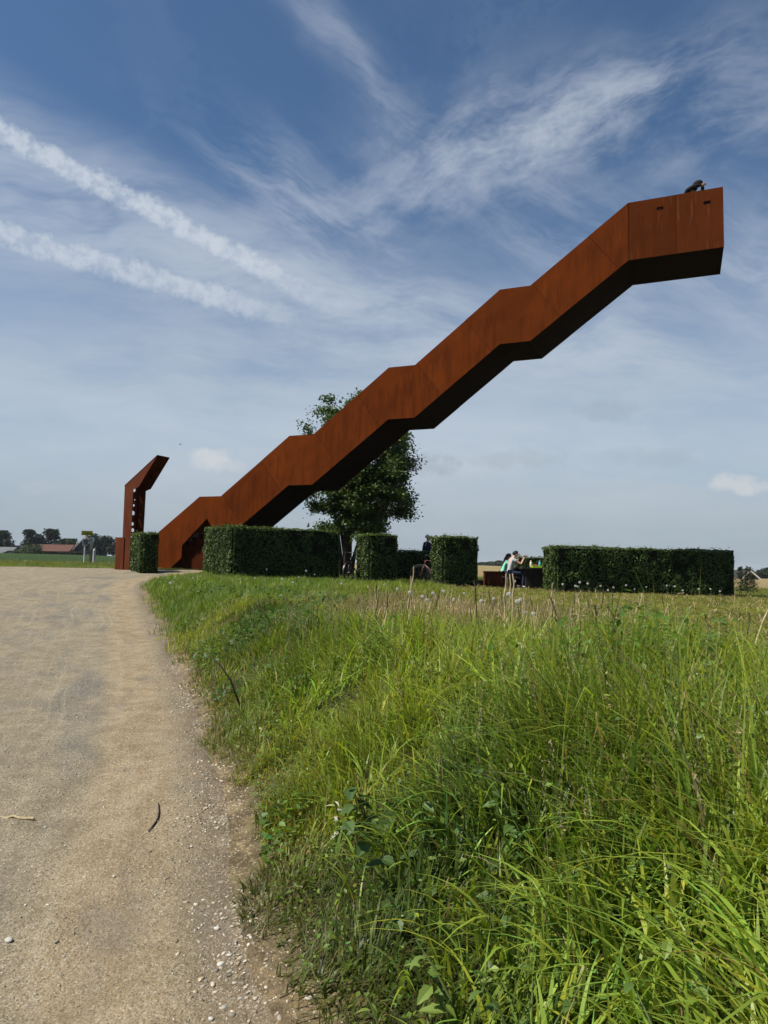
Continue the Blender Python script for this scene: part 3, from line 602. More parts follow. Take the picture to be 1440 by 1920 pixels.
far_tree(94, 992, 268, 36, 'tall dark spreading pine above the middle of the red roof', 'pine', 13, DK)
far_tree(112, 1012, 262, 26, 'low dark tree right of the tall spreading pine', 'round', 14, DK)
far_tree(129, 1011, 275, 30, 'round tree behind the right end of the red roof', 'round', 15, MG)
far_tree(3, 996, 255, 32, 'dark tree cut by the left edge of the picture', 'round', 16, DK)
far_tree(60, 1020, 232, 42, 'pale green bush in front of the red farm roof', 'bush', 17, (.055, .075, .030))
far_tree(25, 1033, 232, 26, 'low dark bush at the left end of the farm', 'bush', 18, DK)
far_tree(190, 1006, 240, 44, 'dense dark tree mass between signposts and pylon', 'round', 19, (.016, .024, .014))
far_tree(170, 1002, 246, 26, 'tall dark tree right behind the yellow sign', 'round', 20, (.016, .024, .014))
far_tree(212, 1020, 236, 20, 'small tree touching the rusty pylon plinth', 'round', 22, (.035, .04, .028))
for k, (px, py, wp) in enumerate(((905, 1055, 20), (922, 1054, 18), (937, 1052, 16), (952, 1056, 18))):
    far_tree(px, py, 520, wp, ('hazy far tree just right of the hedge block on the skyline', 'hazy far tree above the rusty seat, left of its neighbour', 'hazy far tree just left of the person in green', 'hazy far tree hidden partly by the seated man')[k], 'round', 40+k, MG, 'hazy trees on the skyline')
for k, (px, py, wp, dep, lab) in enumerate(((1392, 1069, 22, 236, 'tree rising over the left roof slope of the white-trimmed barn'), (1402, 1067, 20, 250, 'tree behind the ridge of the white-trimmed barn'), (1428, 1070, 26, 236, 'round tree right of the white-trimmed barn'), (1446, 1064, 34, 240, 'tall tree cut by the right edge of the picture'), (1414, 1075, 18, 230, 'low tree over the right roof slope of the barn'))):
    far_tree(px, py, dep, wp, lab, 'round', 60+k, (.030, .046, .022))
def gable_house(name, px0, px1, pyb, pye, pyr, dep, deep, label, wall, roof, rz=0., ridge='x', trim=None, openings=()):
    x0, y0 = XY(px0, dep); x1, _ = XY(px1, dep); W_ = x1-x0; xc = (x0+x1)/2; zb = gz(xc, dep)-.4; ze = P((px0+px1)/2, pye, dep)[2]-zb; zr_ = P((px0+px1)/2, pyr, dep)[2]-zb
    e = empty(name, (xc, dep, zb), rz, label, 'house')
    if ridge == 'x':
        MB().box((0, deep/2, ze/2), (W_, deep, ze)).build('wall', wall, e)
        for i, sg in enumerate((-1, 1)):
            y_e = -.5 if sg < 0 else deep+.5
            q = [(-W_/2-.4, y_e, ze-.1), (W_/2+.4, y_e, ze-.1), (W_/2+.4, deep/2, zr_), (-W_/2-.4, deep/2, zr_)]
            MB().add(q+[(a, b_, c_-.15) for a, b_, c_ in q], [(0, 1, 2, 3), (7, 6, 5, 4), (0, 4, 5, 1), (1, 5, 6, 2), (2, 6, 7, 3), (3, 7, 4, 0)]).build('roof', roof, e)
        for sg in (-1, 1): MB().prism([(0, ze), (deep, ze), (deep/2, zr_-.12)], (0, 1, 0), (0, 0, 1), (1, 0, 0), (sg*(W_/2-.1)-.05, 0, 0), .1).build('gable', wall, e)
    else:
        MB().prism([(-W_/2, 0), (W_/2, 0), (W_/2, ze), (0, zr_-.15), (-W_/2, ze)], (1, 0, 0), (0, 0, 1), (0, 1, 0), (0, 0, 0), deep).build('wall', wall, e)
        for sg in (-1, 1):
            q = [(sg*(W_/2+.5), -.4, ze-.25), (sg*(W_/2+.5), deep+.4, ze-.25), (0, deep+.4, zr_+.05), (0, -.4, zr_+.05)]
            MB().add(q+[(a, b_, c_-.15) for a, b_, c_ in q], [(0, 1, 2, 3), (7, 6, 5, 4), (0, 4, 5, 1), (1, 5, 6, 2), (2, 6, 7, 3), (3, 7, 4, 0)]).build('roof', roof, e)
            if trim:
                MB().prism([(sg*(W_/2+.55), ze-.75), (sg*(W_/2+.55), ze-.25), (0, zr_+.08), (0, zr_-.42)], (1, 0, 0), (0, 0, 1), (0, 1, 0), (0, -.55, 0), .13).build('bargeboard', trim, e)
    for (fx, fz, fw, fh) in openings:
        wn = MB().box((fx*W_, -.03, fz*ze), (fw, .1, fh)).build('window', 'window_dark', e)
        MB().box((fx*W_, -.06, fz*ze-fh/2-.06), (fw+.2, .16, .1)).build('sill', 'wall_pale', wn)
    return e
gable_house('farmhouse', 50, 128, 1040, 1032.5, 1020.3, 250, 7.5, 'long low farm building with a red tiled roof', 'brick', 'tile_red', 0., 'x', None, [(-.05+.11*i, .5, 1.0, 1.0) for i in range(5)])
gable_house('farmhouse', 139, 181, 1040, 1028, 1004.5, 244, 9., 'dark gabled barn behind the yellow signpost', 'roof_dark', 'tile_red', 0., 'y', 'wall_pale', [(-.2, .5, 1., 1.2), (.15, .5, 1.6, 1.4)])
gable_house('shed', -20, 17, 1040, 1036, 1025, 240, 8., 'grey roofed shed at the left edge of the picture', 'wall_pale', 'roof_grey')
gable_house('outbuilding', 17, 47, 1040, 1027, 1022.5, 256, 6., 'pale flat outbuilding with a dark opening left of the farm', 'wall_pale', 'roof_dark', 0., 'x', None, [(.3, .6, 1.7, 1.3)])
gable_house('barn', 1391, 1421, 1090, 1083, 1069.5, 205, 10., 'brown barn with white roof trim at the right horizon', 'brick', 'roof_dark', 0., 'y', 'wall_white', [(-.2, .5, .8, .9), (.2, .5, .8, .9)])
# clipped field hedge along the farm
hx0 = XY(83, 226); hx1 = XY(157, 226); hzb = gz((hx0[0]+hx1[0])/2, 226)
fh = empty('field_hedge', ((hx0[0]+hx1[0])/2, 226, hzb-.2), 0, 'low straight dark hedge along the front of the farm', 'hedge')
n_ = 4000; q_ = np.stack([(rng.random(n_)-.5)*(hx1[0]-hx0[0]), (rng.random(n_)-.5)*1., rng.random(n_)*1.15], 1); link('foliage', leaf_mesh('foliage', q_, rng.normal(0, 1, (n_, 3))+[0, -.5, .6], rng.uniform(.25, .5, n_), vary((.024, .034, .016), n_, .3), .8), 'far_leaf', fh)
MB().box((0, 0, .5), (hx1[0]-hx0[0]-.4, .7, .9)).build('core', 'hedge_core', fh)

# ---------------------------------------------------------------- people
def skin(verts, edges, radii, sub=2, root=0):
    me = bpy.data.meshes.new('sk'); me.from_pydata([tuple(v_) for v_ in verts], edges, []); o = bpy.data.objects.new('sk', me); col.objects.link(o)
    o.modifiers.new('s', 'SKIN'); me.update()
    if not me.skin_vertices: 
        bm = bmesh.new(); bm.from_mesh(me); bm.verts.layers.skin.verify(); bm.to_mesh(me); bm.free()
    for i, r_ in enumerate(radii):
        sv = me.skin_vertices[0].data[i]; sv.radius = (r_ if hasattr(r_, '__len__') else (r_, r_)); sv.use_root = (i == root)
    ss_ = o.modifiers.new('u', 'SUBSURF'); ss_.levels = sub; ss_.render_levels = sub
    bpy.context.view_layer.update(); dg = bpy.context.evaluated_depsgraph_get(); out = bpy.data.meshes.new_from_object(o.evaluated_get(dg))
    bpy.data.objects.remove(o); bpy.data.meshes.remove(me)
    for p_ in out.polygons: p_.use_smooth = True
    out.materials.clear(); return out
def merge(me, mb):                                   # join extra shapes into a mesh
    m2 = mb.mesh('x', True); bm = bmesh.new(); bm.from_mesh(me); bm.from_mesh(m2); bm.to_mesh(me); bm.free(); bpy.data.meshes.remove(m2)
    for p_ in me.polygons: p_.use_smooth = True
    return me
def person(loc, rz, label, J, shirt, trousers, hair, hairmat, shoes='shoe_white', long_sleeve=False, sc=1., group=None):
    e = empty('person', loc, rz, label, 'person', group); e.scale = (sc, sc, sc)
    V3 = lambda k: Vector(J[k]); L_ = []; Ed = []; Rr = []; ix = {}
    def add(k, p_, r_, par=None):
        ix[k] = len(L_); L_.append(Vector(p_)); Rr.append(r_)
        if par is not None: Ed.append((ix[par], ix[k]))
    pel, che, nb, hd = V3('pelvis'), V3('chest'), V3('neck'), V3('head')
    fwd = Vector(J.get('face', (1, 0, 0))).normalized(); upv = (hd-nb).normalized()
    add('pel', pel, (.14, .11)); add('wai', pel.lerp(che, .5), (.125, .10), 'pel'); add('che', che, (.15, .11), 'wai'); add('nb', nb-upv*.02, (.07, .07), 'che'); add('nk', nb+upv*.06, .052, 'nb')
    add('hl', hd-upv*.045+fwd*.02, (.070, .075), 'nk'); add('hm', hd+upv*.03, (.082, .092), 'hl'); add('ht', hd+upv*.095-fwd*.01, (.062, .070), 'hm')
    for s_ in ('l', 'r'):
        add('sh'+s_, V3('sh'+s_), .058, 'che'); add('ua'+s_, V3('sh'+s_).lerp(V3('el'+s_), .5), .048, 'sh'+s_); add('el'+s_, V3('el'+s_), .038, 'ua'+s_); add('fa'+s_, V3('el'+s_).lerp(V3('wr'+s_), .35), .038, 'el'+s_); add('wr'+s_, V3('wr'+s_), .026, 'fa'+s_)
        hv = (V3('wr'+s_)-V3('el'+s_)).normalized(); add('pm'+s_, V3('wr'+s_)+hv*.06, (.036, .018), 'wr'+s_)
        add('hp'+s_, V3('hp'+s_), .088, 'pel'); add('th'+s_, V3('hp'+s_).lerp(V3('kn'+s_), .5), .075, 'hp'+s_); add('kn'+s_, V3('kn'+s_), .055, 'th'+s_); add('ca'+s_, V3('kn'+s_).lerp(V3('an'+s_), .35), .055, 'kn'+s_); add('an'+s_, V3('an'+s_), .036, 'ca'+s_)
        add('to'+s_, V3('an'+s_)+Vector(J.get('toe', (.16, 0, -.05))), .030, 'an'+s_)
    body = skin(L_, Ed, Rr)
    ex = MB(); side = fwd.cross(upv).normalized()
    for s_ in ('l', 'r'):
        hv = (V3('wr'+s_)-V3('el'+s_)).normalized(); o1 = hv.orthogonal().normalized(); o2 = hv.cross(o1); base = V3('wr'+s_)+hv*.07
        for k, (of, ln) in enumerate(((-.030, .068), (-.010, .080), (.010, .076), (.028, .060))):
            p0 = base+o1*of; ex.tube([p0, p0+hv*ln*.5+o2*.006, p0+hv*ln*.85+o2*.028], [.0095, .0085, .007], 6)
        p0 = V3('wr'+s_)+hv*.03-o1*.03; ex.tube([p0, p0-o1*.03+hv*.03, p0-o1*.035+hv*.06+o2*.015], [.011, .010, .008], 6)
    ex.ell(hd+fwd*.10-upv*.005, (.02, .014, .022)); ex.ell(hd+side*.085, (.018, .012, .03)); ex.ell(hd-side*.085, (.018, .012, .03))
    merge(body, ex); link('body', body, 'skin', e)
    for sg in (-1, 1): MB().ell(hd+fwd*.088+side*sg*.032+upv*.025, (.012, .012, .010), None, 8, 6).build('eye', 'hair_dark', e)
    MB().ell(hd+fwd*.092-upv*.05, (.010, .022, .006), None, 8, 6).build('mouth', 'bag_red', e)
    def cloth(name, keys, infl, m, ends):
        loc_ = {k: i for i, k in enumerate(keys)}; inv = {v_: k for k, v_ in ix.items()}
        vs_ = [L_[ix[k]].copy() for k in keys]; rr = [tuple(q+infl for q in (Rr[ix[k]] if hasattr(Rr[ix[k]], '__len__') else (Rr[ix[k]],)*2)) for k in keys]
        ed = [(loc_[inv[a]], loc_[inv[b_]]) for a, b_ in Ed if inv[a] in loc_ and inv[b_] in loc_]
        link(name, skin(vs_, ed, rr), m, e)
    arm = ['sh', 'ua'] + (['el', 'fa', 'wr'] if long_sleeve else [])
    cloth('shirt', ['wai', 'pel', 'che', 'nb']+[a+s_ for s_ in 'lr' for a in arm], .022, shirt, None)
    cloth('trousers', ['pel']+[a+s_ for s_ in 'lr' for a in ('hp', 'th', 'kn', 'ca', 'an')], .016, trousers, None)
    for s_ in 'lr':
        p0 = V3('an'+s_); tv = Vector(J.get('toe', (.16, 0, -.05))); MB().ell(p0+tv*.5+Vector((0, 0, -.03)), (.135, .05, .05)).build('shoe', shoes, e, True)
    hb = MB()
    Mh = Matrix((fwd, -side, upv)).transposed()
    if hair == 'short': hb.ell(hd+upv*.05-fwd*.032, (.096, .096, .095), Mh, 14, 10)
    elif hair == 'long':
        hb.ell(hd+upv*.05-fwd*.025, (.108, .102, .10), Mh, 14, 10); hb.ell(hd-upv*.08-fwd*.065, (.062, .092, .17), Mh, 12, 10)
    elif hair == 'hood':
        hb.ell(hd+upv*.03-fwd*.02, (.135, .125, .14), Mh, 14, 10); hb.ell(hd-upv*.13-fwd*.05, (.12, .15, .12), Mh, 12, 8)
    elif hair == 'thin': hb.ell(hd+upv*.055-fwd*.045, (.088, .094, .080), Mh, 14, 10)
    hb.build('hair' if hair != 'hood' else 'hood', hairmat, e, True)
    return e
stand = dict(pelvis=(0, 0, .95), chest=(0, 0, 1.27), neck=(.01, 0, 1.47), head=(.03, 0, 1.62), shl=(0, .18, 1.40), shr=(0, -.18, 1.40), ell=(-.03, .24, 1.12), elr=(-.03, -.24, 1.12), wrl=(.05, .24, .88), wrr=(.05, -.24, .88),
             hpl=(0, .10, .92), hpr=(0, -.10, .92), knl=(.02, .10, .50), knr=(.02, -.10, .50), anl=(-.02, .10, .09), anr=(-.02, -.10, .09))
# table group frame
TAB_D = 25.6
mx, my = XY(956, 25.2); mgz = gz(mx, my)
seat = dict(pelvis=(0, 0, .56), chest=(.07, 0, .87), neck=(.13, 0, 1.06), head=(.20, 0, 1.19), shl=(.08, .18, 1.0), shr=(.08, -.18, 1.0), ell=(.32, .22, .86), elr=(.34, -.24, .84), wrl=(.36, .12, 1.10), wrr=(.46, -.20, 1.07),
            hpl=(.02, .10, .53), hpr=(.02, -.10, .53), knl=(.46, .12, .52), knr=(.46, -.12, .52), anl=(.44, .12, .10), anr=(.44, -.12, .10), face=(.95, .1, -.15))
man = person((mx, my, mgz), R(4), 'man in grey t-shirt and jeans seated at the picnic table, hands raised', seat, 'tee_grey', 'jeans', 'short', 'hair_dark')
gx, gy = XY(944, 26.1)
girl = dict(seat); girl.update(ell=(.25, .25, .72), elr=(.25, -.25, .72), wrl=(.46, .14, .74), wrr=(.46, -.14, .74))
person((gx, gy, gz(gx, gy)), R(8), 'person with long brown hair in a green top beside the man', girl, 'tee_green', 'jeans', 'long', 'hair_brown', sc=.93)
ox, oy = XY(1026, 25.4)
opp = dict(girl); opp.update(anl=(.34, .12, .10), anr=(.40, -.12, .10))
person((ox+.35, oy, gz(ox, oy)), R(178), 'person in dark jeans across the table, mostly hidden by the long hedge', opp, 'navy', 'jeans', 'short', 'hair_brown')
sx, sy = XY(801, 28.95)
person((sx, sy, P(800, 1003, 28.95)[2]-1.735*1.06), R(-35), 'grey-haired person in navy jacket standing behind the hedge block', stand, 'navy', 'jeans', 'thin', 'hair_grey', 'rubber', True, 1.06)
# on the tower
def t_world(s_, y_, z_): q = TA+TD*s_-TN*y_; return (q[0], q[1], z_)
lean = dict(pelvis=(-.12, 0, .92), chest=(.10, 0, 1.22), neck=(.27, 0, 1.40), head=(.40, 0, 1.50), shl=(.16, .19, 1.36), shr=(.16, -.19, 1.36), ell=(.42, .26, 1.36), elr=(.42, -.26, 1.36), wrl=(.56, .02, 1.41), wrr=(.56, -.02, 1.43),
            hpl=(-.12, .10, .88), hpr=(-.12, -.10, .88), knl=(-.05, .10, .48), knr=(-.05, -.10, .48), anl=(-.12, .10, .09), anr=(-.12, -.10, .09), face=(.85, 0, -.5))
fl5 = LZ[4]-PH+FL+ZB
person(t_world(14.02, .42, 13.28+.42-1.62), RZ_T+R(-32), 'person in a black hood leaning on the parapet at the tower top', lean, 'hood_black', 'jeans', 'hood', 'hood_black', 'rubber', True)
hs_, hy_ = 10.28, .42
person(t_world(hs_, hy_, topz(hs_)+ZB+.085-1.715), RZ_T, 'person on the top flight, only a pale head above the steel wall', stand, 'tee_grey', 'jeans', 'thin', 'skin', 'rubber')

# ---------------------------------------------------------------- picnic furniture
qx, qy = XY(992, 25.7); qz = gz(qx, qy)
tb = empty('picnic_table', (qx, qy, qz), R(4), 'dark weathered wooden picnic table between the hedges', 'table')
for i in range(6): MB().box((-.46+i*.184, 0, .745), (.176, 2.1, .05)).build('plank', 'table_wood', tb)
for s_ in (-.8, .8):
    MB().box((0, s_, .36), (.7, .09, .72)).build('leg', 'table_wood', tb)
    MB().box((0, s_, .685), (1.0, .1, .06)).build('crossbeam', 'table_wood', tb)
MB().box((0, 0, .62), (.86, 1.9, .14)).build('apron', 'table_wood', tb)
for (bx, lab) in ((-.80, 'dark wooden bench under the man in grey'), (.80, 'dark wooden bench on the hedge side of the table')):
    ca, sa = math.cos(R(4)), math.sin(R(4))
    bn = empty('bench', (qx+bx*ca, qy+bx*sa, qz), R(4), lab, 'bench', 'picnic benches')
    for i in range(2): MB().box((-.09+i*.18, 0, .42), (.165, 2.1, .05)).build('plank', 'table_wood', bn)
    for s_ in (-.75, .75): MB().box((0, s_, .195), (.3, .08, .39)).build('leg', 'table_wood', bn)
rx, ry = XY(927, 25.9); rb = empty('steel_seat', (rx, ry, gz(rx, ry)-.02), R(8), 'box-shaped rusty steel seat left of the picnickers', 'seat')
MB().box((0, 0, .28), (.68, .5, .56)).build('body', 'rust_plain', rb); MB().box((0, 0, .575), (.72, .54, .03)).build('top_plate', 'rust_plain', rb)
for i in range(3): MB().box((-.22+.22*i, -.255, .30), (.012, .012, .46)).build('rib', 'rust_plain', rb)
MB().box((-.26, -.256, .42), (.07, .012, .09)).build('handhold', 'black', rb)
lx, ly = XY(903, 26.3); lb = empty('low_plinth', (lx, ly, gz(lx, ly)), R(8), 'low dark block beside the rusty steel seat', 'block')
MB().box((0, 0, .10), (.34, .4, .20)).build('body', 'black', lb); MB().box((0, 0, .212), (.36, .42, .02)).build('lid', 'rubber', lb)
# things on the table
tz = qz+.772
bxx, bxy = XY(1008, 25.35); tray = empty('tray', (bxx, bxy, tz), R(3), 'bright lime green tray on the picnic table', 'tray')
MB().box((0, 0, .012), (.42, .30, .02)).build('base', 'cool_green', tray)
for (x_, y_, a_, b_) in ((0, -.15, .44, .02), (0, .15, .44, .02), (-.21, 0, .02, .28), (.21, 0, .02, .28)): MB().box((x_, y_, .035), (a_, b_, .07)).build('rim', 'cool_green', tray)
def bottle(px, m, label, h, capm):
    x_, y_ = XY(px, 25.35); e = empty('bottle', (x_, y_, tz+.023), 0, label, 'bottle', 'bottles on the picnic table')
    MB().tube([(0, 0, 0), (0, 0, .01), (0, 0, h*.62), (0, 0, h*.76), (0, 0, h*.80), (0, 0, h*.9)], [.038, .042, .042, .022, .018, .018], 12).build('body', m, e, True)
    MB().tube([(0, 0, h*.9), (0, 0, h)], [.021, .021], 10).build('cap', capm, e)
bottle(995.5, 'cream', 'cream white bottle at the left end of the green tray', .24, 'cream'); bottle(1012, 'teal', 'blue-green bottle next to the long hedge', .24, 'teal')
kx, ky = XY(1004, 25.45); bag = MB(); bag.ell((0, 0, .05), (.13, .07, .055), None, 14, 8); bag.box((0, 0, .10), (.05, .02, .012)); tag(bag.build('pouch', 'bag_red', None, True, (kx, ky, tz+.022)), 'dark red pouch lying between the two bottles', 'pouch')

# ---------------------------------------------------------------- bicycles
def bicycle(loc, rz, lean_, label, frame_m, guard_m, guard=True):
    e = empty('bicycle', loc, rz, label, 'bicycle', 'parked bicycles'); e.rotation_euler = (lean_, 0, rz)
    r_ = .345
    for x_ in (-.52, .54):
        wl = MB().ring((x_, 0, r_), r_-.02, .021, n=36).build('wheel', 'rubber', e)
        MB().ring((x_, 0, r_), r_-.052, .012, n=36).build('rim', 'dark_paint', wl)
        sp = MB()
        for k in range(18):
            a = 2*math.pi*k/18; sp.tube([(x_, .02*(-1)**k, r_), (x_+(r_-.055)*math.cos(a), 0, r_+(r_-.055)*math.sin(a))], .0018, 3)
        sp.build('spokes', 'chrome', wl); MB().tube([(x_, -.05, r_), (x_, .05, r_)], .022, 8).build('hub', 'chrome', wl)
        if guard:
            a0, a1 = (R(25), R(190)) if x_ < 0 else (R(-5), R(170)); g = MB()
            for i in range(25):
                pass
            n = 26; vs_ = []; fs_ = []
            for i in range(n+1):
                a = a0+(a1-a0)*i/n
                for yy in (-.026, .026): vs_.append((x_+(r_+.028)*math.cos(a), yy, r_+(r_+.028)*math.sin(a)))
                for yy in (-.026, .026): vs_.append((x_+(r_+.022)*math.cos(a), yy, r_+(r_+.022)*math.sin(a)))
            for i in range(n):
                k = i*4; fs_ += [(k, k+1, k+5, k+4), (k+2, k+6, k+7, k+3), (k, k+4, k+6, k+2), (k+1, k+3, k+7, k+5)]
            MB().add(vs_, fs_).build('mudguard', guard_m, e)
    bb, st_, hd_, hd2, ra, fa_ = (-.08, 0, .29), (-.22, 0, .82), (.36, 0, .86), (.40, 0, .72), (-.52, 0, r_), (.54, 0, r_)
    fr = MB()
    for a, b_, q in ((bb, st_, .017), (st_, hd_, .016), (bb, hd2, .019), (hd_, hd2, .02)): fr.tube([a, b_], q, 8)
    for s_ in (-1, 1): fr.tube([(ra[0], .06*s_, ra[2]), (bb[0], .03*s_, bb[2])], .010, 6); fr.tube([(ra[0], .06*s_, ra[2]), (st_[0], .02*s_, st_[2]-.08)], .009, 6)
    fr.build('frame', frame_m, e, True)
    fk = MB()
    for s_ in (-1, 1): fk.tube([(hd2[0], .045*s_, hd2[2]), (.47, .05*s_, .5), (fa_[0], .05*s_, fa_[2])], .011, 6)
    fk.build('fork', frame_m, e, True)
    hb_ = MB(); hb_.tube([(.36, 0, .86), (.34, 0, 1.0), (.38, 0, 1.03)], .014, 8); hb_.tube([(.22, .32, 1.02), (.34, .22, 1.05), (.38, 0, 1.03), (.34, -.22, 1.05), (.22, -.32, 1.02)], .012, 8)
    hbo = hb_.build('handlebar', 'dark_paint', e, True)
    for s_ in (-1, 1): MB().tube([(.30, .255*s_, 1.04), (.20, .335*s_, 1.015)], .017, 8).build('grip', 'rubber', hbo)
    MB().tube([st_, (-.25, 0, .93)], .013, 8).build('seat_post', 'chrome', e)
    MB().ell((-.25, 0, .955), (.14, .07, .03)).build('saddle', 'black', e, True)
    ck = MB(); ck.tube([(-.08, -.05, .29), (-.08, -.06, .29)], .09, 20); ck.tube([(-.08, -.07, .29), (.04, -.07, .18)], .01, 6); ck.tube([(-.08, .07, .29), (-.20, .07, .40)], .01, 6); ck.build('crank', 'chrome', e)
    for q in ((.04, -.11, .18), (-.20, .11, .40)): MB().box(q, (.09, .07, .025)).build('pedal', 'black', e)
    return e
b1x, b1y = XY(655, 24.35); a1 = R(180+62)          # front wheel shows in the gap, rear behind the hedge block
bicycle((b1x-.54*math.cos(a1), b1y-.54*math.sin(a1), gz(b1x, b1y)-.01), a1, R(3), 'dark bicycle with its front wheel in the gap by the long hedge', 'dark_paint', 'dark_paint', True)
b2x, b2y = XY(788, 25.2); a2 = R(180-14)
bicycle((b2x-.54*math.cos(a2), b2y-.54*math.sin(a2), gz(b2x, b2y)-.02), a2, R(4), 'red-framed bicycle with a pale mudguard in front of the low hedge', 'red_paint', 'mudguard')

# ---------------------------------------------------------------- signposts
def sp(px, dep): x_, y_ = XY(px, dep); return x_, y_, gz(x_, y_)-.05
x_, y_, z_ = sp(157.5, 40); k = 40/F
zz = lambda py: P(157, py, 40)[2]-z_
s1 = empty('signpost', (x_, y_, z_), R(22), 'slim white pole carrying a yellow sign and a small white box', 'sign')
MB().tube([(0, 0, 0), (0, 0, zz(1003))], .035, 10).build('pole', 'sign_white', s1)
yb = MB().box((.09, -.06, zz(999.5)), (.58, .03, .25)).build('yellow_board', 'sign_yellow', s1)
MB().box((.16, -.0775, zz(1001.2)), (.32, .005, .030)).build('arrow_line', 'sign_black', yb); MB().box((.09, -.077, zz(1000.0)), (.50, .004, .012)).build('printed_line', 'sign_black', yb)
wb = MB().box((.02, -.10, zz(1016.5)), (.30, .16, .36)).build('white_box', 'sign_white', s1)
MB().box((.035, -.182, zz(1016.5)), (.24, .008, .32)).build('front_panel', 'sign_grey', wb)
for dx_, dz_ in ((-.05, .06), (.06, .06), (.06, -.05)): MB().box((.03+dx_, -.187, zz(1016.5)+dz_), (.07, .005, .07)).build('pictogram', 'sign_black', wb)
MB().tube([(0, -.036, zz(1035)), (0, -.055, zz(1035))], .055, 14).build('round_badge', 'sign_white', s1); MB().box((0, -.04, zz(1029)), (.12, .02, .025)).build('clamp', 'sign_white', s1)
x_, y_, z_ = sp(170, 40.4); s2 = empty('waymarker_post', (x_, y_, z_), R(18), 'weathered wooden post with white trail markers, between two posts', 'sign')
MB().box((0, 0, zz(1007)/2), (.13, .12, zz(1007))).build('post', 'post_wood', s2)
tp = MB().box((.02, -.08, zz(1011.5)), (.24, .025, .26)).build('top_plate', 'sign_white', s2); MB().box((-.02, -.095, zz(1012)), (.10, .006, .17)).build('pictogram', 'sign_grey', tp)
for py, mm in ((1018, 'sign_white'), (1022.5, 'sign_white'), (1027, 'sign_white')):
    rb_ = MB().tube([(0, -.062, zz(py)), (0, -.078, zz(py))], .062, 16).build('round_marker', mm, s2); MB().box((0, -.082, zz(py+.6)), (.07, .006, .035)).build('arrow', 'sign_black', rb_)
x_, y_, z_ = sp(176, 39.2); s3 = empty('grey_post', (x_, y_, z_), R(10), 'short thick pale grey post with a white collar', 'post')
MB().tube([(0, 0, 0), (0, 0, P(176, 1031, 39.2)[2]-z_), (0, 0, P(176, 1028.5, 39.2)[2]-z_)], [.075, .07, .03], 10).build('post', 'post_grey', s3); MB().tube([(0, 0, P(176, 1032.8, 39.2)[2]-z_), (0, 0, P(176, 1031.8, 39.2)[2]-z_)], .08, 12).build('collar', 'sign_white', s3)

# ---------------------------------------------------------------- birds
def bird(px, py, dep, span, label, rz):
    p_ = P(px, py, dep); e = empty('flying_bird', p_, rz, label, 'bird', 'birds in the sky')
    bd = MB(); bd.ell((0, 0, 0), (span*.28, span*.08, span*.07)); bd.ell((span*.26, 0, span*.02), (span*.08, span*.055, span*.055)); bd.build('body', 'bird', e, True)
    for sg in (-1, 1): MB().add([(span*.12, 0, .01), (-span*.1, 0, .01), (-span*.16, sg*span*.5, span*.10), (0, sg*span*.3, span*.09), (span*.12, 0, -.005), (-span*.1, 0, -.005), (-span*.16, sg*span*.5, span*.095), (0, sg*span*.3, span*.08)], [(0, 1, 2, 3), (4, 7, 6, 5), (0, 3, 7, 4), (1, 5, 6, 2), (2, 6, 7, 3), (0, 4, 5, 1)]).build('wing', 'bird', e)
    MB().add([(-span*.22, -.02*span, 0), (-span*.42, -.06*span, 0), (-span*.42, .06*span, 0), (-span*.22, .02*span, 0), (-span*.22, 0, .01), (-span*.42, 0, .01)], [(0, 1, 2, 3), (0, 4, 5, 1), (3, 2, 5, 4), (1, 5, 2), (0, 3, 4)]).build('tail', 'bird', e)
bird(338, 833, 60, .36, 'small dark bird flying just right of the pylon top', R(10)); bird(200, 133, 70, .17, 'tiny dark bird near the upper left corner', R(60)); bird(236, 251, 75, .16, 'tiny dark bird between the corner and the upper vapour trail', R(120))

# ---------------------------------------------------------------- grass
def hit(px, py, h=0.):
    v = ray(px, py); v = v/v[1]; ds = np.arange(1.0, 60, .02); p_ = CAM+v*ds[:, None]; g = ground(p_[:, 0], p_[:, 1])+h
    k = np.argmax(p_[:, 2] < g); return p_[k]
SOILP = hit(640, 1290, .1)
def dryness(x, y): return np.clip(1.25*np.exp(-(((x-1.3)/1.9)**2+((y-10.4)/2.7)**2))+.25*(vnoise(x, y, .8, 77)-.55), 0, 1)
def mossy(x, y): return sstep(x-edge_x(y), 3.0, 4.6)*sstep(x, 1.5, 2.9)*sstep(y, 3.8, 6.0)*sstep(y, 31, 25)
def tallness(x, y):
    u = x-edge_x(y); return sstep(u, .55, 1.3)*sstep(u, 3.7, 2.6)*sstep(y, 6.4, 4.8)*(.55+.6*vnoise(x, y, 1.3, 55))
def stub(x, y): return sstep(x, -.8, .3)*sstep(y, 6.0, 7.4)*sstep(y, 18, 14.5)
def tuft(x, y): return .55*vnoise(x, y, 5.5, 57)+.45*vnoise(x+3, y, 2.1, 58)
def gheight(x, y):
    u = x-edge_x(y); h = .05+.10*sstep(u, .05, .6)+.07*sstep(u, .4, 1.3)+.13*tallness(x, y)
    far = sstep(y, 5.5, 9); h = h*(1-far)+.115*far
    h = np.where(y > 27.55, np.where(y > 31, .15, .06), h)
    s_ = stub(x, y); h = h*(1-s_)+.055*s_; m_ = mossy(x, y); h = h*(1-m_)+.040*m_
    return h*(.18+1.75*tuft(x, y))
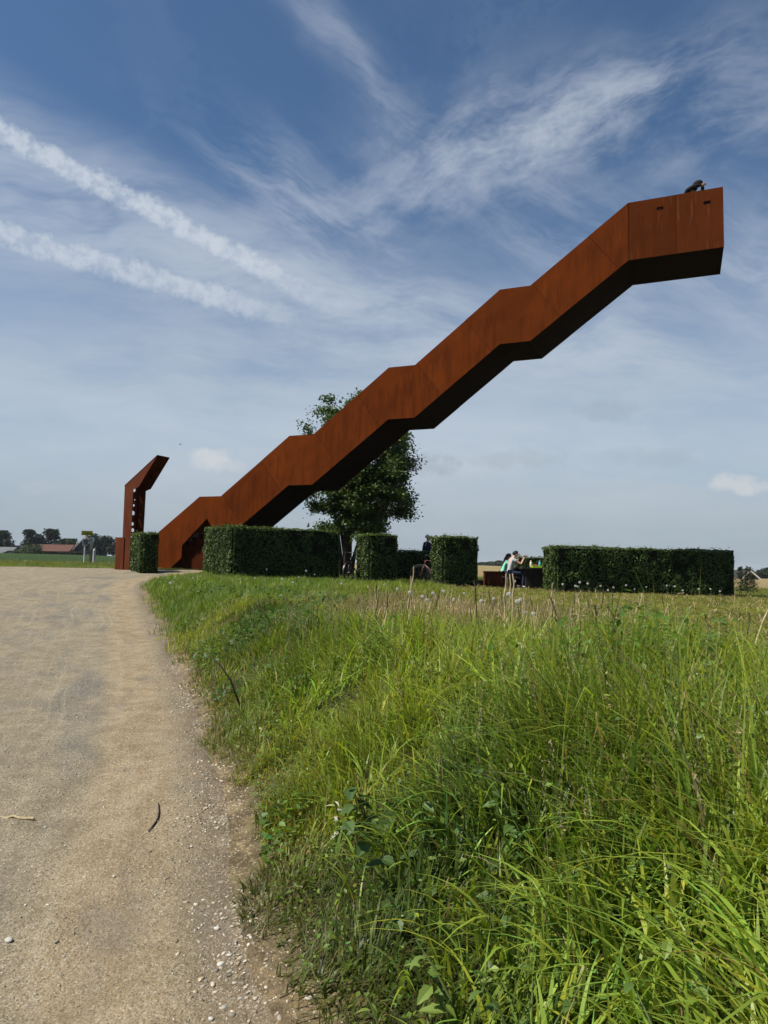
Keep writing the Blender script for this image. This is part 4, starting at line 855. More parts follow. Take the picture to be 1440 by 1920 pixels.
def gcolor(x, y, n):
    nz = vnoise(x, y, .9, 60)[:, None]; n2 = vnoise(x, y, 3.1, 61)[:, None]; n3 = vnoise(x, y, 6., 62)[:, None]
    a = np.array([.095, .180, .026]); b_ = np.array([.235, .275, .034]); c = a*(1-nz)+b_*nz
    c = c*(1-.4*n3)+np.array([.31, .325, .060])*.4*n3
    dkp = sstep(vnoise(x, y, .75, 64), .58, .78)[:, None]*sstep(y, 16, 10)[:, None]; c = c*(1-dkp)+np.array([.070, .125, .028])*dkp
    yg = sstep(y, 7, 1.5)[:, None]*sstep(x, -.3, 1.6)[:, None]; c = c*(1-.5*yg)+np.array([.275, .320, .034])*.5*yg
    eg = sstep(x-edge_x(y), .7, .1)[:, None]*sstep(y, 14, 6)[:, None]; c = c*(1-.45*eg)+np.array([.15, .135, .045])*.45*eg
    lf = sstep(y, 9, 14)[:, None]*sstep(y, 27, 25)[:, None]*sstep(x, 0, -2)[:, None]; c = c*(1-.6*lf)+np.array([.105, .195, .026])*.6*lf
    d_ = dryness(x, y)[:, None]; d_ = np.maximum(d_, .55*stub(x, y)[:, None]*(1-mossy(x, y)[:, None])); pick = (rng.random((n, 1)) < d_*.9+.07); dc = np.array([.25, .185, .095])*(.6+.8*rng.random((n, 1))); c = np.where(pick, dc, c)
    m_ = mossy(x, y)[:, None]; c = c*(1-m_)+(np.array([.215, .225, .040])*(.6+.8*n2))*m_
    fs = ((y > 31))[:, None]*(.5); c = c*(1-fs)+np.array([.125, .12, .045])*fs
    k = np.clip(1+rng.normal(0, .28, (n, 1)), .4, 1.9); h = rng.normal(0, .12, (n, 1)); return np.clip(c*k*np.concatenate([1+h, 1+0*h, 1-h], 1), .004, .6)
def blades(name, x, y, L, wdt, lean_, segs, colr, label, z0=None, m='grass', droop=1.):
    n = len(x); z = ground(x, y)-.01 if z0 is None else z0; az = vnoise(x, y, 3., 66)*12.+rng.normal(0, .9, n); le = lean_
    dirx, diry = np.cos(az), np.sin(az); tw = az+math.pi/2+rng.normal(0, .5, n); wx, wy = np.cos(tw), np.sin(tw); rows_ = []
    for i in range(segs+1):
        f = i/segs; out = L*le*(f**1.9); up = L*(f-(droop*.38*le*f**3.0)); wd = wdt*(1-f**2.2)*(.75+.5*min(1, f*3)*(1-f))
        cx_, cy_, cz = x+dirx*out, y+diry*out, z+up
        if i < segs: rows_.append(np.stack([cx_-wx*wd/2, cy_-wy*wd/2, cz], 1)); rows_.append(np.stack([cx_+wx*wd/2, cy_+wy*wd/2, cz], 1))
        else: rows_.append(np.stack([cx_, cy_, cz], 1))
    k = 2*segs+1; Vv = np.stack(rows_, 1).reshape(-1, 3); b0 = (np.arange(n)*k)[:, None]; tr = []
    for i in range(segs-1): a = 2*i; tr += [[a, a+1, a+3], [a, a+3, a+2]]
    a = 2*(segs-1); tr.append([a, a+1, a+2]); T = (b0[:, :, None]+np.array(tr)[None]).reshape(-1, 3)
    return tag(link(name, np_mesh(name, Vv, T, np.repeat(colr, k, 0)), m), label, 'grass', kind='stuff')
HEDGES = [o for o in col.objects if o.name.split('.')[0] == 'hedge']
def scatter(y0, y1, dens):
    n = int(dens*((y1**2-y0**2)*.72+.9*(y1-y0))*1.0); yy = np.sqrt(rng.random(n)*(y1**2-y0**2)+y0**2); hw = .72*yy+.45; xx = (rng.random(n)*2-1)*hw; return xx, yy
bands = [(1.0, 3.2, 4300, 4, .0048, .0125), (3.2, 6.2, 3500, 4, .0050, .0125), (6.2, 10, 2200, 3, .0060, .0120), (10, 16, 1350, 2, .006, .011), (16, 28, 580, 2, .009, .016), (28, 44, 170, 1, .016, .030)]
labs = ['nearest rough green grass at the bottom of the bank', 'tall green grass on the bank beside the track', 'rough grass and dry stems on the middle of the bank', 'grass and dry stubble below the hedges', 'green grass strip running up to the hedges', 'grass at the far side of the track and behind the tower']
for (y0, y1, de, sg, w0, w1), lab in zip(bands, labs):
    x, y = scatter(y0, y1, de); u = x-edge_x(y)
    keep = ((u+.42*(vnoise(x, y, 2.6, 70)-.5)+.2*(vnoise(x, y, 9., 72)-.5)) > .02+.14*(rng.random(len(x))**2)) | (y > 27.65)
    keep &= rng.random(len(x)) < np.where(y > 27.6, 1., .35+.65*sstep(u, -.1, .35))
    keep &= np.hypot(x-SOILP[0], (y-SOILP[1])*.7) > .16+.12*rng.random(len(x))
    keep &= rng.random(len(x)) < np.where(y < 12, .25+1.5*np.clip(tuft(x, y)-.18, 0, 1), 1.)
    keep &= ~((np.hypot(x, y) < 1.0))
    x, y = x[keep], y[keep]; n = len(x); h = gheight(x, y); L = h*(.55+.9*rng.random(n)**1.6)*1.15
    tz_ = ground(x, y)+L; L = np.where((np.hypot(x, y) < 2.0) & (tz_ > EYE-.45), np.maximum(.1, EYE-.45-ground(x, y)), L)
    wdt = rng.uniform(w0, w1, n)*(.8+.6*(rng.random(n) < .15)); le = np.abs(rng.normal(.62, .36, n))
    blades('meadow_grass', x, y, L, wdt, np.clip(le, .05, 1.3), sg, gcolor(x, y, n), lab)
x, y = scatter(1.0, 6.5, 5200); u = x-edge_x(y); keep = (u+.4*(vnoise(x, y, 2.6, 70)-.5) > .04+.2*rng.random(len(x))**2) & (np.hypot(x, y) > .9) & (np.hypot(x-SOILP[0], (y-SOILP[1])*.7) > .2); x, y = x[keep], y[keep]; n = len(x)
cu_ = gcolor(x, y, n)*np.array([1.05, .95, 1.0]); blades('short_grass', x, y, rng.uniform(.03, .10, n), rng.uniform(.003, .0065, n), np.clip(np.abs(rng.normal(.9, .4, n)), .1, 1.7), 2, cu_, 'short matted grass covering the soil of the bank', droop=1.2)
# broad arching blades in tufts
tx_, ty_ = [], []
for _ in range(1350):
    y = 1.3+5.2*rng.random()**1.3; x = rng.uniform(-.9, 1.)*(.7*y)+.3; u = x-float(edge_x(y))
    if u < .45 or u > 4.2 or math.hypot(x, y) < 1.15 or float(mossy(np.array([x]), np.array([y]))[0]) > .5: continue
    k = rng.integers(5, 16); tx_.append(x+rng.normal(0, .07, k)); ty_.append(y+rng.normal(0, .07, k))
x = np.concatenate(tx_); y = np.concatenate(ty_); n = len(x); L = rng.uniform(.20, .52, n)*(.55+.5*sstep(x-edge_x(y), .5, 1.5))*(1-.4*stub(x, y)); gzv = ground(x, y); L = np.minimum(L, np.where(np.hypot(x, y) < 2.4, np.maximum(.12, EYE-.42-gzv), 9))
blades('broad_grass', x, y, L, rng.uniform(.007, .0185, n), np.clip(np.abs(rng.normal(.7, .35, n)), .1, 1.4), 6, vary((.225, .300, .040), n, .28, .14), 'broad arching grass blades in tufts on the bank', m='broad', droop=1.15)
x, y = scatter(1.4, 7, 26); u = x-edge_x(y); keep = (u > .7) & (stub(x, y) < .3) & (mossy(x, y) < .3) & (np.hypot(x, y) > 1.4); x, y = x[keep], y[keep]; n = len(x); L = np.minimum(rng.uniform(.30, .52, n), np.where(np.hypot(x, y) < 2.6, np.maximum(.15, EYE-.36-ground(x, y)), 9)); cst = vary((.26, .25, .11), n, .25, .06)
az_ = rng.random(n)*6.28; gzz = ground(x, y); pan = []; pcol = []
for k in range(22):
    f = .78+.24*k/22; pan.append(np.stack([x+np.cos(az_)*L*.10*f+rng.normal(0, .006, n), y+np.sin(az_)*L*.10*f+rng.normal(0, .006, n), gzz+L*f], 1)); pcol.append(vary((.27, .24, .13), n, .3, .08))
pan = np.concatenate(pan); sn = rng.normal(0, 1, pan.shape); sn[:, 2] *= .2
tag(link('grass_panicles', leaf_mesh('grass_panicles', pan, sn, rng.uniform(.010, .020, len(pan)), np.concatenate(pcol), .3), 'dry'), 'fine straw-coloured seed heads above the near grass', 'grass', kind='stuff')
sv = np.stack([np.stack([x-.0012, y, gzz], 1), np.stack([x+.0012, y, gzz], 1), np.stack([x+np.cos(az_)*L*.1, y+np.sin(az_)*L*.1, gzz+L], 1)], 1).reshape(-1, 3); tag(link('grass_stems', np_mesh('grass_stems', sv, np.arange(3*n).reshape(-1, 3), np.repeat(cst, 3, 0)), 'dry'), 'thin stems carrying the grass seed heads', 'grass', kind='stuff')
# tall dry stems
x, y = scatter(6.5, 15, 210); d_ = dryness(x, y); keep = (rng.random(len(x)) < d_*1.2) & (x-edge_x(y) > .8); x, y = x[keep], y[keep]; n = len(x)
blades('dry_grass', x, y, rng.uniform(.06, .26, n)*(.6+.8*(rng.random(n) < .3)), rng.uniform(.005, .010, n), np.abs(rng.normal(.3, .3, n)), 3, vary((.34, .26, .15), n, .35, .06), 'dry straw-coloured stems standing in the stubble patch', m='dry')
# fallen straw on the mossy field
x, y = scatter(5.5, 26, 16); keep = mossy(x, y) > .4; x, y = x[keep], y[keep]; n = len(x)
blades('straw_litter', x, y, rng.uniform(.1, .3, n), rng.uniform(.008, .018, n), np.full(n, 1.6), 2, vary((.28, .22, .12), n, .3, .06), 'bits of straw scattered over the mossy field', m='dry', droop=1.45)
# small leaves of low weeds between the grass
def leaf_layer(y0, y1, de, lo, hi, s0, s1, base, lift, seed, label):
    x, y = scatter(y0, y1, de); u = x-edge_x(y); keep = (u > .15) & (mossy(x, y) < .3) & (stub(x, y) < .15) & ((y < 5.6) | (x < -.6)) & (np.hypot(x, y) > 1.05) & (rng.random(len(x)) < sstep(vnoise(x, y, 1.4, seed), lo, hi)); x, y = x[keep], y[keep]; n = len(x)
    hh_ = gheight(x, y)*(.15+.85*rng.random(n))*lift+.015; zz_ = np.minimum(ground(x, y)+hh_, np.where(np.hypot(x, y) < 2, EYE-.5, 99)); nn = rng.normal(0, .5, (n, 3)); nn[:, 2] += 1
    tag(link('weed_leaves', leaf_mesh('weed_leaves', np.stack([x, y, zz_], 1), nn, rng.uniform(s0, s1, n), vary(base, n, .32, .14), .6), 'grass'), label, 'weeds', kind='stuff')
leaf_layer(1.1, 9, 1300, .25, .62, .010, .032, (.135, .205, .034), 1., 88, 'small green leaves of low weeds among the grass')
leaf_layer(1.2, 5, 1500, .56, .72, .024, .060, (.105, .185, .034), 1.25, 89, 'broader toothed leaves of nettle patches among the grass')
leaf_layer(6, 15, 260, .60, .75, .045, .085, (.070, .120, .028), 1.2, 90, 'leafy weed patches on the upper bank')

# ---------------------------------------------------------------- leafy plants on the bank
def leaf_proto(m_, wl, name):
    n = 7; vs_ = []; fs_ = []
    for i in range(n+1):
        f = i/n; wd = wl*math.sin(math.pi*f**.8)**.9*(1+.10*(-1)**i) if 0 < i < n else .004; z_ = -.22*f*f
        vs_ += [(f, -wd, z_+abs(wd)*.35), (f, 0, z_), (f, wd, z_+abs(wd)*.35)]
    for i in range(n): k = 3*i; fs_ += [(k, k+1, k+4, k+3), (k+1, k+2, k+5, k+4)]
    me = bpy.data.meshes.new(name); me.from_pydata(vs_, [], fs_); me.update(); me.materials.append(MATS[m_]); return me
for nm, c in (('bramble_leaf', (.062, .115, .030)), ('nettle_leaf', (.078, .140, .032)), ('pale_leaf', (.130, .200, .042)), ('white_leaf', (.55, .56, .50))):
    m, b = new_mat(nm); o = objco(b); ox_, oy_, oz_ = b.sep(o); vn = b.noise(b.comb(b.m('MULTIPLY', ox_, 9.), b.m('ABSOLUTE', oy_), 0.), 2., 3, .6); vein = b.ss(b.m('ABSOLUTE', b.m('SINE', b.m('ADD', b.m('MULTIPLY', ox_, 28.), b.m('MULTIPLY', b.m('ABSOLUTE', oy_), -30.)))), .0, .25)
    rn = b.new('ShaderNodeObjectInfo').outputs['Random']; cc = b.mix(vein, tuple(min(1, q*1.5) for q in c), b.mix(vn, tuple(q*.8 for q in c), tuple(q*1.2 for q in c))); cc = b.mix(1., cc, b.mix(rn, (.75, .8, .8), (1.25, 1.15, 1.)), 'MULTIPLY')
    finish(b, cc, .5, b.bump(vein, .3, .01), .4, 0, b.mix(1., cc, (1.2, 1.3, .6), 'MULTIPLY'), .3)
LP = {k: leaf_proto(k, w_, 'leaf_'+k) for k, w_ in (('bramble_leaf', .36), ('nettle_leaf', .30), ('pale_leaf', .26), ('white_leaf', .22))}
def plant(px, py, kind, nst, hgt, lsz, label, h0=.22, group='leafy plants on the grass bank', spread=.18):
    p_ = hit(px, py, h0); base = (p_[0], p_[1]+.05, gz(p_[0], p_[1]+.05)); e = empty({'bramble_leaf': 'bramble', 'nettle_leaf': 'nettle', 'pale_leaf': 'weed_plant', 'white_leaf': 'weed_plant'}[kind], base, 0, label, 'plant', group)
    for s_ in range(nst):
        a = random.uniform(0, 6.28); h = hgt*1.0*random.uniform(.75, 1.15); ex, ey = math.cos(a)*spread*random.uniform(.3, 1.4), math.sin(a)*spread*random.uniform(.3, 1.4)
        pts = [Vector((ex*f**1.5, ey*f**1.5, h*(f-.15*f*f))) for f in (0, .35, .7, 1.)]
        st = MB().tube(pts, [.0045, .004, .003, .002], 5, False).build('stem', 'stem_green', e, True)
        nl = random.randint(5, 7)
        for i in range(nl):
            f = .3+.7*i/(nl-1); q = pts[0].lerp(pts[-1], f); lf = bpy.data.objects.new('leaf', LP[kind]); col.objects.link(lf); lf.parent = e; lf.location = q
            sz = lsz*1.35*random.uniform(.65, 1.15)*(1.1-.4*f); lf.scale = (sz, sz, sz); lf.rotation_euler = (random.uniform(-.4, .4), random.uniform(-.25, .45), a+i*2.4+random.uniform(-.4, .4))
plant(695, 1500, 'bramble_leaf', 4, .30, .075, 'largest dark bramble clump in the middle of the bank', .22)
plant(640, 1512, 'white_leaf', 1, .26, .05, 'small plant with pale silvery leaves left of the bramble clump', .2, spread=.05)
plant(760, 1570, 'bramble_leaf', 3, .26, .060, 'bramble shoot just below the large bramble clump', .2)
plant(545, 1290, 'nettle_leaf', 4, .26, .075, 'dark weed clump left of the bare brown earth', .12)
plant(520, 1255, 'nettle_leaf', 3, .22, .07, 'nettle clump in the upper left of the bank', .1)
plant(1010, 1490, 'nettle_leaf', 3, .32, .055, 'nettle with broad toothed leaves at mid height of the bank', .3)
plant(870, 1290, 'nettle_leaf', 3, .28, .06, 'bright nettle tuft right of the bare brown earth', .2)
plant(870, 1790, 'pale_leaf', 3, .24, .055, 'broad-leaved weed near the bottom centre', .25)
plant(1000, 1840, 'nettle_leaf', 3, .24, .050, 'nettle with large leaves in the lower right foreground', .3)
plant(720, 1890, 'pale_leaf', 2, .16, .045, 'small pale weed at the bottom edge beside the dirt', .15)
plant(1180, 1560, 'pale_leaf', 2, .3, .04, 'slender weed in the right foreground grass', .34)
plant(1320, 1890, 'nettle_leaf', 2, .22, .042, 'nettle in the bottom right corner', .3)
plant(1385, 1690, 'pale_leaf', 3, .28, .035, 'yellow-green weed near the right edge', .33)
plant(930, 1600, 'bramble_leaf', 2, .3, .05, 'bramble shoot in the centre of the foreground grass', .3)
plant(800, 1470, 'nettle_leaf', 2, .3, .06, 'nettle above the large bramble clump', .25)
plant(770, 1690, 'bramble_leaf', 2, .2, .05, 'low bramble between the clump and the bottom weeds', .2)

# tall thin weeds at the end of the long hedge
for k, (px, hgt) in enumerate(((1386, 1064), (1389, 1062), (1400, 1062), (1406, 1063), (1397, 1072), (1412, 1078))):
    x_, y_ = XY(px, 28.5+.2*k); z_ = gz(x_, y_); h = P(px, hgt, 28.5+.2*k)[2]-z_; e = empty('tall_weed', (x_, y_, z_), 0, 'tall dark feathery weed, '+('nearest to the long hedge end', 'second from the long hedge end', 'in front of the left barn roof edge', 'in front of the barn ridge', 'shorter one among the tall weeds', 'lowest and furthest right of the weeds')[k], 'plant', 'tall weeds by the long hedge')
    MB().tube([(0, 0, 0), (.02, 0, h*.5), (.0, .02, h)], [.012, .009, .003], 5).build('stem', 'stalk_brown', e)
    n = 260; f = rng.random(n); sp_ = (.03+.14*(1-f))*.8; q = np.stack([rng.normal(0, 1, n)*sp_, rng.normal(0, 1, n)*sp_, h*(.15+.85*f)], 1); N_ = rng.normal(0, 1, (n, 3)); link('foliage', leaf_mesh('foliage', q, N_, rng.uniform(.05, .11, n), vary((.026, .040, .018), n, .3), .4), 'leaf', e)

# ---------------------------------------------------------------- dandelion clocks
hm = MB(); rd = random.Random(3)
for i in range(110):
    z_ = 1-2*(i+.5)/110; a = i*2.39996; r_ = math.sqrt(1-z_*z_); d_ = Vector((r_*math.cos(a), r_*math.sin(a), z_)); o1 = d_.orthogonal().normalized(); o2 = d_.cross(o1)
    t_ = d_*1.0; hm.add([d_*.15, t_*.8+o1*.03, t_*.8-o1*.03], [(0, 1, 2)])
    hm.add([t_*.8, t_+o1*.16, t_+o2*.16, t_-o1*.16, t_-o2*.16], [(0, 1, 2), (0, 2, 3), (0, 3, 4), (0, 4, 1)])
hme = bpy.data.meshes.new('clock'); hme.from_pydata(hm.v, [], hm.f); hme.update(); hme.materials.append(MATS['seed_white'])
sme = MB().tube([(0, 0, 0), (.02, 0, .5), (0, 0, 1)], [.0028, .0024, .0022], 5).mesh('dstem'); sme.materials.append(MATS['stem_green'])
dl = [(768, 1110, 8.6), (954, 1113, 7.2), (925, 1122, 7.6), (970, 1127, 7.4), (976, 1123, 7.7), (902, 1126, 8.), (1000, 1150, 7.), (985, 1148, 7.4), (800, 1125, 9.), (812, 1112, 10.), (851, 1123, 8.6), (792, 1118, 9.6), (965, 1083, 10.), (1055, 1083, 10.5), (1087, 1088, 11.), (1102, 1092, 12.5), (1126, 1098, 13.), (1079, 1098, 12.), (1083, 1099, 12.2), (1250, 1097, 13.), (1265, 1096, 13.), (1280, 1106, 12), (1332, 1100, 13.), (1350, 1108, 13.5), (1150, 1101, 14.), (1174, 1097, 14.5),
      (318, 1107, 17.5), (324, 1103, 17.8), (320, 1111, 17.2), (361, 1104, 18.), (450, 1088, 19.), (478, 1085, 20), (500, 1067, 20), (529, 1085, 18.), (549, 1092, 17.), (560, 1082, 19), (574, 1070, 20), (590, 1077, 20), (690, 1100, 14.), (720, 1096, 15.), (640, 1094, 16.), (745, 1104, 13.), (1212, 1100, 15.), (1190, 1104, 14.), (1310, 1104, 14.), (870, 1112, 11.), (832, 1108, 12), (1140, 1106, 13)]
for k, (px, py, dep) in enumerate(dl):
    p_ = P(px, py, dep); g_ = gz(p_[0], p_[1]); hgt = max(.12, min(.5, p_[2]-g_)); e = empty('dandelion_clock', (p_[0], p_[1], g_-.01), rd.uniform(0, 6), 'white round dandelion seed head '+('in front of the long right hedge' if px > 1040 else 'in the grass by the bend of the track' if px < 400 else 'in front of the long left hedge' if px < 620 else 'in the green grass below the bicycles' if px < 760 else 'in the dry stubble below the picnickers' if px > 890 else 'in the dry stubble below the standing person'), 'dandelion', 'dandelion clocks in the grass')
    s_ = link('stem', sme, None, e); s_.scale = (1, 1, hgt); r_ = rd.uniform(.018, .027)*(.75 if px > 1040 else 1); h_ = link('seed_head', hme, None, e, (0, 0, hgt+r_*.2)); h_.scale = (r_, r_, r_*.95)

# ---------------------------------------------------------------- corn stalks left standing and lying
def stalk_mesh(seed, torn):
    q = random.Random(seed); pts = []; rad = []
    for i in range(7): f = i/6; pts.append((q.uniform(-.03, .03)*f, q.uniform(-.03, .03)*f, f)); rad.append(1.-.25*f)
    me = MB(); base = [(a, b_, c_) for a, b_, c_ in pts]; me.tube(base, [.018*r_*(1.18 if i in (2, 4) else 1) for i, r_ in enumerate(rad)], 7)
    if torn: me.add([(.012, -.01, .85), (.012, .012, .8), (.035, .02, .99), (.025, -.01, 1.03), (.012, 0, .95)], [(0, 1, 2, 3), (0, 3, 4), (1, 4, 2)])
    return me.mesh('stalk')
SM = [stalk_mesh(i, i % 2) for i in range(6)]
def where(px): return 'standing below the bicycles' if px < 800 else 'standing below the right hedge block' if px < 900 else 'standing below the picnickers' if px < 1040 else 'standing on the mossy field before the long hedge' if px < 1300 else 'standing near the right edge of the picture'
def stalk(base, hgt, rad, tilt, az, mname, label, group='corn stalks in the stubble'):
    e = bpy.data.objects.new('corn_stalk', SMM[mname][random.randrange(6)]); col.objects.link(e); e.location = tuple(map(float, base)); e.rotation_euler = (0, tilt, az); e.scale = (rad/.018, rad/.018, hgt); return tag(e, label, 'corn stalk', group)
SMM = {}
for mn in ('stalk', 'stalk_brown'):
    SMM[mn] = []
    for s_ in SM: c_ = s_.copy(); c_.materials.clear(); c_.materials.append(MATS[mn]); SMM[mn].append(c_)
ex = [(947, 1077, 7.6, .011, 0, 'stalk'), (953, 1076, 7.7, .009, .03, 'stalk'), (957.5, 1078, 7.8, .009, -.03, 'stalk_brown'), (960, 1075, 7.5, .010, .02, 'stalk'), (771, 1062, 9.4, .010, .03, 'stalk'), (764, 1080, 10, .008, .1, 'stalk'), (897, 1088, 8.6, .010, -.1, 'stalk_brown'), (1034, 1094, 9., .009, 0, 'stalk'), (1083, 1122, 6.4, .010, .02, 'stalk'), (1119, 1134, 6.2, .011, -.05, 'stalk_brown'), (1190, 1117, 7.2, .010, .06, 'stalk'), (1211, 1118, 7.4, .009, -.06, 'stalk'), (1126, 1104, 7.8, .007, .05, 'stalk_brown'), (1181, 1108, 7.6, .009, .30, 'stalk'), (1393, 1148, 6.2, .008, .12, 'stalk_brown'), (1407, 1122, 7.2, .010, .4, 'stalk'), (1290, 1165, 6.2, .009, .15, 'stalk_brown'), (1060, 1113, 8.4, .010, -.45, 'stalk_brown'), (1172, 1130, 7.6, .010, -.5, 'stalk_brown')]
for (px, py, dep, rad, tilt, mn) in ex:
    p_ = P(px, py, dep); g_ = gz(p_[0], p_[1]); stalk((p_[0], p_[1], g_-.02), max(.12, p_[2]-g_+.02), rad, tilt, random.uniform(-.5, .5), mn, ('pale dry corn stalk ' if mn == 'stalk' else 'dark brown broken corn stalk ')+where(px))
for _ in range(46):
    px = random.uniform(700, 1060); dep = random.uniform(8.2, 13); x_, y_ = XY(px, dep); mn = random.choice(['stalk', 'stalk', 'stalk_brown'])
    stalk((x_, y_, gz(x_, y_)-.02), random.uniform(.16, .42), random.uniform(.006, .010), random.gauss(0, .16), random.uniform(0, 6.28), mn, ('pale dry corn stalk ' if mn == 'stalk' else 'dark brown broken corn stalk ')+where(px))
for _ in range(26):
    px = random.uniform(1060, 1440); dep = random.uniform(9., 20); x_, y_ = XY(px, dep); mn = random.choice(['stalk', 'stalk_brown'])
    stalk((x_, y_, gz(x_, y_)-.02), random.uniform(.12, .30), random.uniform(.008, .012), random.gauss(0, .3), random.uniform(0, 6.28), mn, ('pale dry corn stalk ' if mn == 'stalk' else 'dark brown broken corn stalk ')+where(px))
for (px, py, hgt, az) in ((1200, 1132, .34, R(200)), (1370, 1198, .30, R(215)), (1100, 1160, .25, R(170)), (1270, 1115, .3, R(20)), (1160, 1165, .2, R(240)), (1340, 1150, .26, R(60))):
    p_ = hit(px, py, .03); stalk((p_[0], p_[1], p_[2]+.03), hgt, .013, R(82), az, 'stalk', 'pale dry corn stalk lying flat on the mossy field', 'corn stalks lying on the field')
p_ = hit(64, 1536); e = stalk((p_[0], p_[1], rz(p_[0], p_[1])+.010), .24, .008, R(89), R(176), 'stalk', 'piece of straw-coloured corn stalk lying on the gravel track', 'stalk on the track')
# white tufts of dead stubble left of the signposts
for _ in range(26):
    px = random.uniform(20, 225); dep = random.uniform(34, 43); x_, y_ = XY(px, dep); stalk((x_, y_, gz(x_, y_)-.02), random.uniform(.15, .32), random.uniform(.014, .022), random.gauss(0, .5), random.uniform(0, 6.28), 'stalk', 'bleached stalk in the grass beyond the track near the signposts', 'bleached stalks beyond the track')

# ---------------------------------------------------------------- twigs and stones
def twig(pts, rad, label):
    p0 = pts[0]; mb = MB().tube([tuple(np.array(q)-np.array(p0)) for q in pts], rad, 6); tag(mb.build('twig', 'twig', None, True, tuple(map(float, p0))), label, 'twig')
a_ = hit(457, 1324, .05); bq = P(392, 1228, a_[1]+.1); c_ = P(432, 1275, a_[1]+.06); d_ = P(414, 1249, a_[1]+.08)
a_[2] = gz(a_[0], a_[1])-.02
twig([a_, c_, d_, bq], [.011, .009, .007, .004], 'long dark stick poking up out of the bank grass')
q = [hit(px, py) for px, py in ((297, 1511), (298, 1528), (296, 1540), (288, 1552), (278, 1563))]
for z_ in q: z_[2] = rz(z_[0], z_[1])+.006
twig(q, [.003, .0042, .0045, .004, .0025], 'thin curved dark twig lying on the gravel track')
def stone_geo(seed, n1=8, n2=5):
    rg = np.random.default_rng(seed); m_ = MB(); m_.ell((0, 0, 0), (1, 1, 1), None, n1, n2); v_ = np.array(m_.v); d_ = v_/np.linalg.norm(v_, axis=1, keepdims=True)
    k = 1+.28*np.sin(d_@rg.normal(0, 2, 3)+rg.random()*6)+.16*np.sin(d_@rg.normal(0, 3.4, 3)); return v_*k[:, None], m_.f
SG = [stone_geo(i) for i in range(8)]
big = [(17, 1755), (460, 1803), (416, 1800), (408, 1736), (470, 1764), (440, 1838), (446, 1700), (405, 1812), (430, 1790), (375, 1830), (120, 1780), (106, 1757), (359, 1585), (385, 1556), (380, 1490), (345, 1570), (85, 1546), (136, 1365), (330, 1345), (326, 1307), (332, 1318), (322, 1308), (292, 1673), (355, 1672), (48, 1689), (213, 1643), (245, 1378), (160, 1456), (29, 1246), (90, 1690), (420, 1880), (435, 1895), (396, 1905), (500, 1860), (450, 1866)]
for k, (px, py) in enumerate(big):
    p_ = hit(px, py); r_ = rd.uniform(.005, .0095)*(1.5 if k in (0, 2, 3) else 1); v_, f_ = SG[k % 8]; a = rd.uniform(0, 6.28); ca, sa = math.cos(a), math.sin(a)
    v2 = v_*np.array([r_*1.35, r_, r_*.6]); v2 = np.stack([v2[:, 0]*ca-v2[:, 1]*sa, v2[:, 0]*sa+v2[:, 1]*ca, v2[:, 2]], 1)
    me = bpy.data.meshes.new('stone'); me.from_pydata([tuple(q_) for q_ in v2], [], f_); me.update()
    at = me.color_attributes.new('col', 'FLOAT_COLOR', 'POINT'); cc = np.array([(.42, .40, .36), (.50, .46, .38), (.34, .33, .31), (.24, .21, .17)][k % 4 if k not in (0, 2, 3, 12, 13) else 0])*rd.uniform(.8, 1.2)
    at.data.foreach_set('color', np.tile(np.append(cc, 1.), len(v2)).astype(np.float32))
    for pp in me.polygons: pp.use_smooth = True
    tag(link('stone', me, 'stone', None, (p_[0], p_[1], rz(p_[0], p_[1])+r_*.2)), ('larger pale pebble ' if cc[0] > .28 else 'larger brownish pebble ')+('at the grassy edge of the near track' if px > 370 and py > 1600 else 'near the left edge of the picture on the track' if px < 140 else 'at the grassy edge further up the track' if px > 310 else 'in the middle of the gravel track'), 'stone', 'larger pebbles on the track')
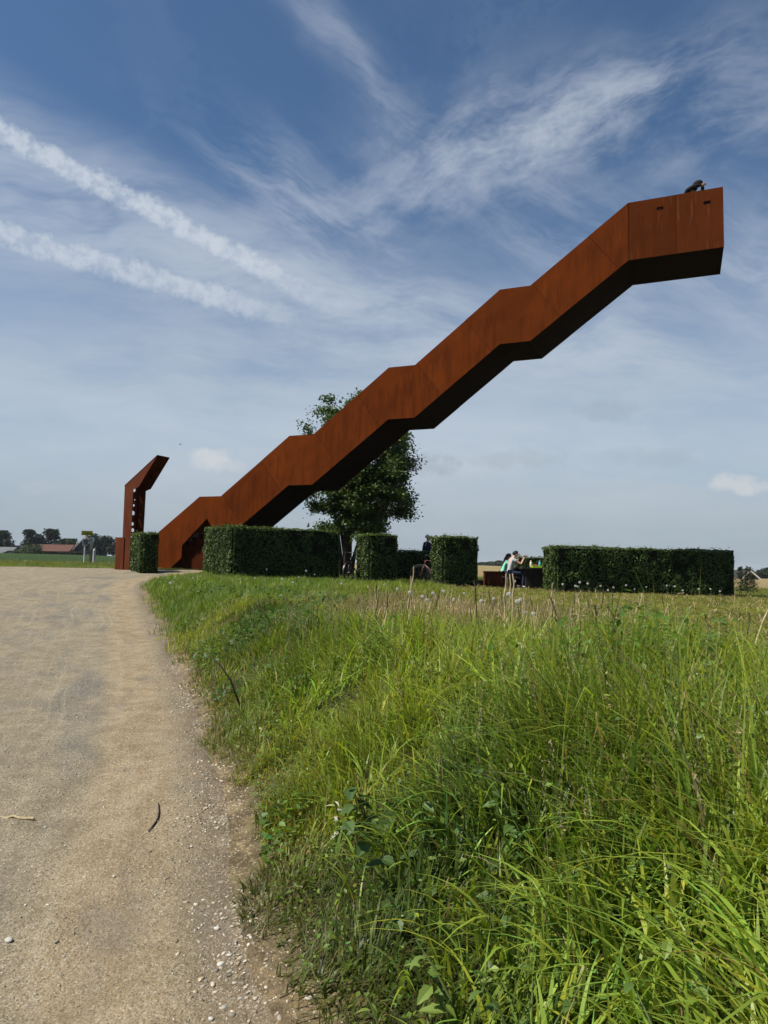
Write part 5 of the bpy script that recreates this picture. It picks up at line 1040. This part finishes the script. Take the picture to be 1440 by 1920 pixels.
def pebbles(n, y0, y1, r0_, r1_, label, edgew, pale=False):
    yy = np.sqrt(rng.random(n)*(y1**2-y0**2)+y0**2); uu = -rng.random(n)*(.70*yy+.9); em = rng.random(n) < edgew; uu = np.where(em, rng.normal(-.03 if pale else .02, .11 if pale else .17, n), uu); xx = edge_x(yy)+uu
    ok = (vnoise(xx, yy, 2.2, 91) > .35) | em; ok = ok & (vnoise(xx, yy, 1.7, 93) > .42) if pale else ok; xx, yy = xx[ok], yy[ok]; n = len(xx); rr = (r0_+(r1_-r0_)*rng.random(n)**2.6)
    v_, f_ = stone_geo(5, 5, 3); tris = []
    for q_ in f_: tris += [(q_[0], q_[i], q_[i+1]) for i in range(1, len(q_)-1)]
    tris = np.array(tris); k = len(v_); a = rng.random(n)*6.28; s1 = rng.uniform(1., 1.6, n); s3 = rng.uniform(.45, .8, n); ph = rng.random((n, 3))*6
    vv = v_[None]*(1+.25*np.sin(v_[None]*2.3+ph[:, None, :])); px_ = vv[..., 0]*(rr*s1)[:, None]; py_ = vv[..., 1]*rr[:, None]; pz_ = vv[..., 2]*(rr*s3)[:, None]
    X_ = px_*np.cos(a)[:, None]-py_*np.sin(a)[:, None]+xx[:, None]; Y_ = px_*np.sin(a)[:, None]+py_*np.cos(a)[:, None]+yy[:, None]; Z_ = pz_+(ground(xx, yy)+rdisp(xx, yy)-rr*.05)[:, None]
    pal = np.array([(.36, .32, .25), (.44, .40, .32), (.30, .26, .20), (.25, .22, .17), (.16, .14, .11), (.32, .25, .16)]); cc = pal[rng.choice(6, n, p=[.26, .16, .22, .16, .08, .12])]*rng.uniform(.7, 1.15, (n, 1))*(1.25 if pale else 1.)
    tag(link('gravel', np_mesh('gravel', np.stack([X_, Y_, Z_], -1).reshape(-1, 3), (np.arange(n)[:, None, None]*k+tris[None]).reshape(-1, 3), np.repeat(cc, k, 0), True), 'stone'), label, 'gravel', kind='stuff')
pebbles(900, 2.0, 4.2, .003, .013, 'coarse pale stones along the near grass edge', 1., True); pebbles(900, 4.2, 9, .005, .014, 'coarse pale stones along the upper grass edge', 1., True)
pebbles(15000, 2.0, 5.5, .0012, .0072, 'small loose stones on the near part of the track', .30); pebbles(6000, 5.5, 13, .003, .010, 'small loose stones on the middle of the track', .25); pebbles(3500, 13, 27.4, .006, .014, 'small loose stones on the far part of the track', .2)

# ---------------------------------------------------------------- air
m = bpy.data.materials.new('haze'); m.use_nodes = True; b = NB(m.node_tree); b.n.clear(); pv = b.new('ShaderNodeVolumePrincipled'); b.put(pv.inputs['Color'], (.80, .88, 1.)); b.put(pv.inputs['Density'], .00011); b.l.new(pv.outputs[0], b.new('ShaderNodeOutputMaterial').inputs['Volume']); MATS['haze'] = m
tag(MB().box((0, 0, -6.5), (6100, 6100, 43)).build('haze', 'haze'), 'thin bluish summer haze over the fields', 'haze', kind='stuff')
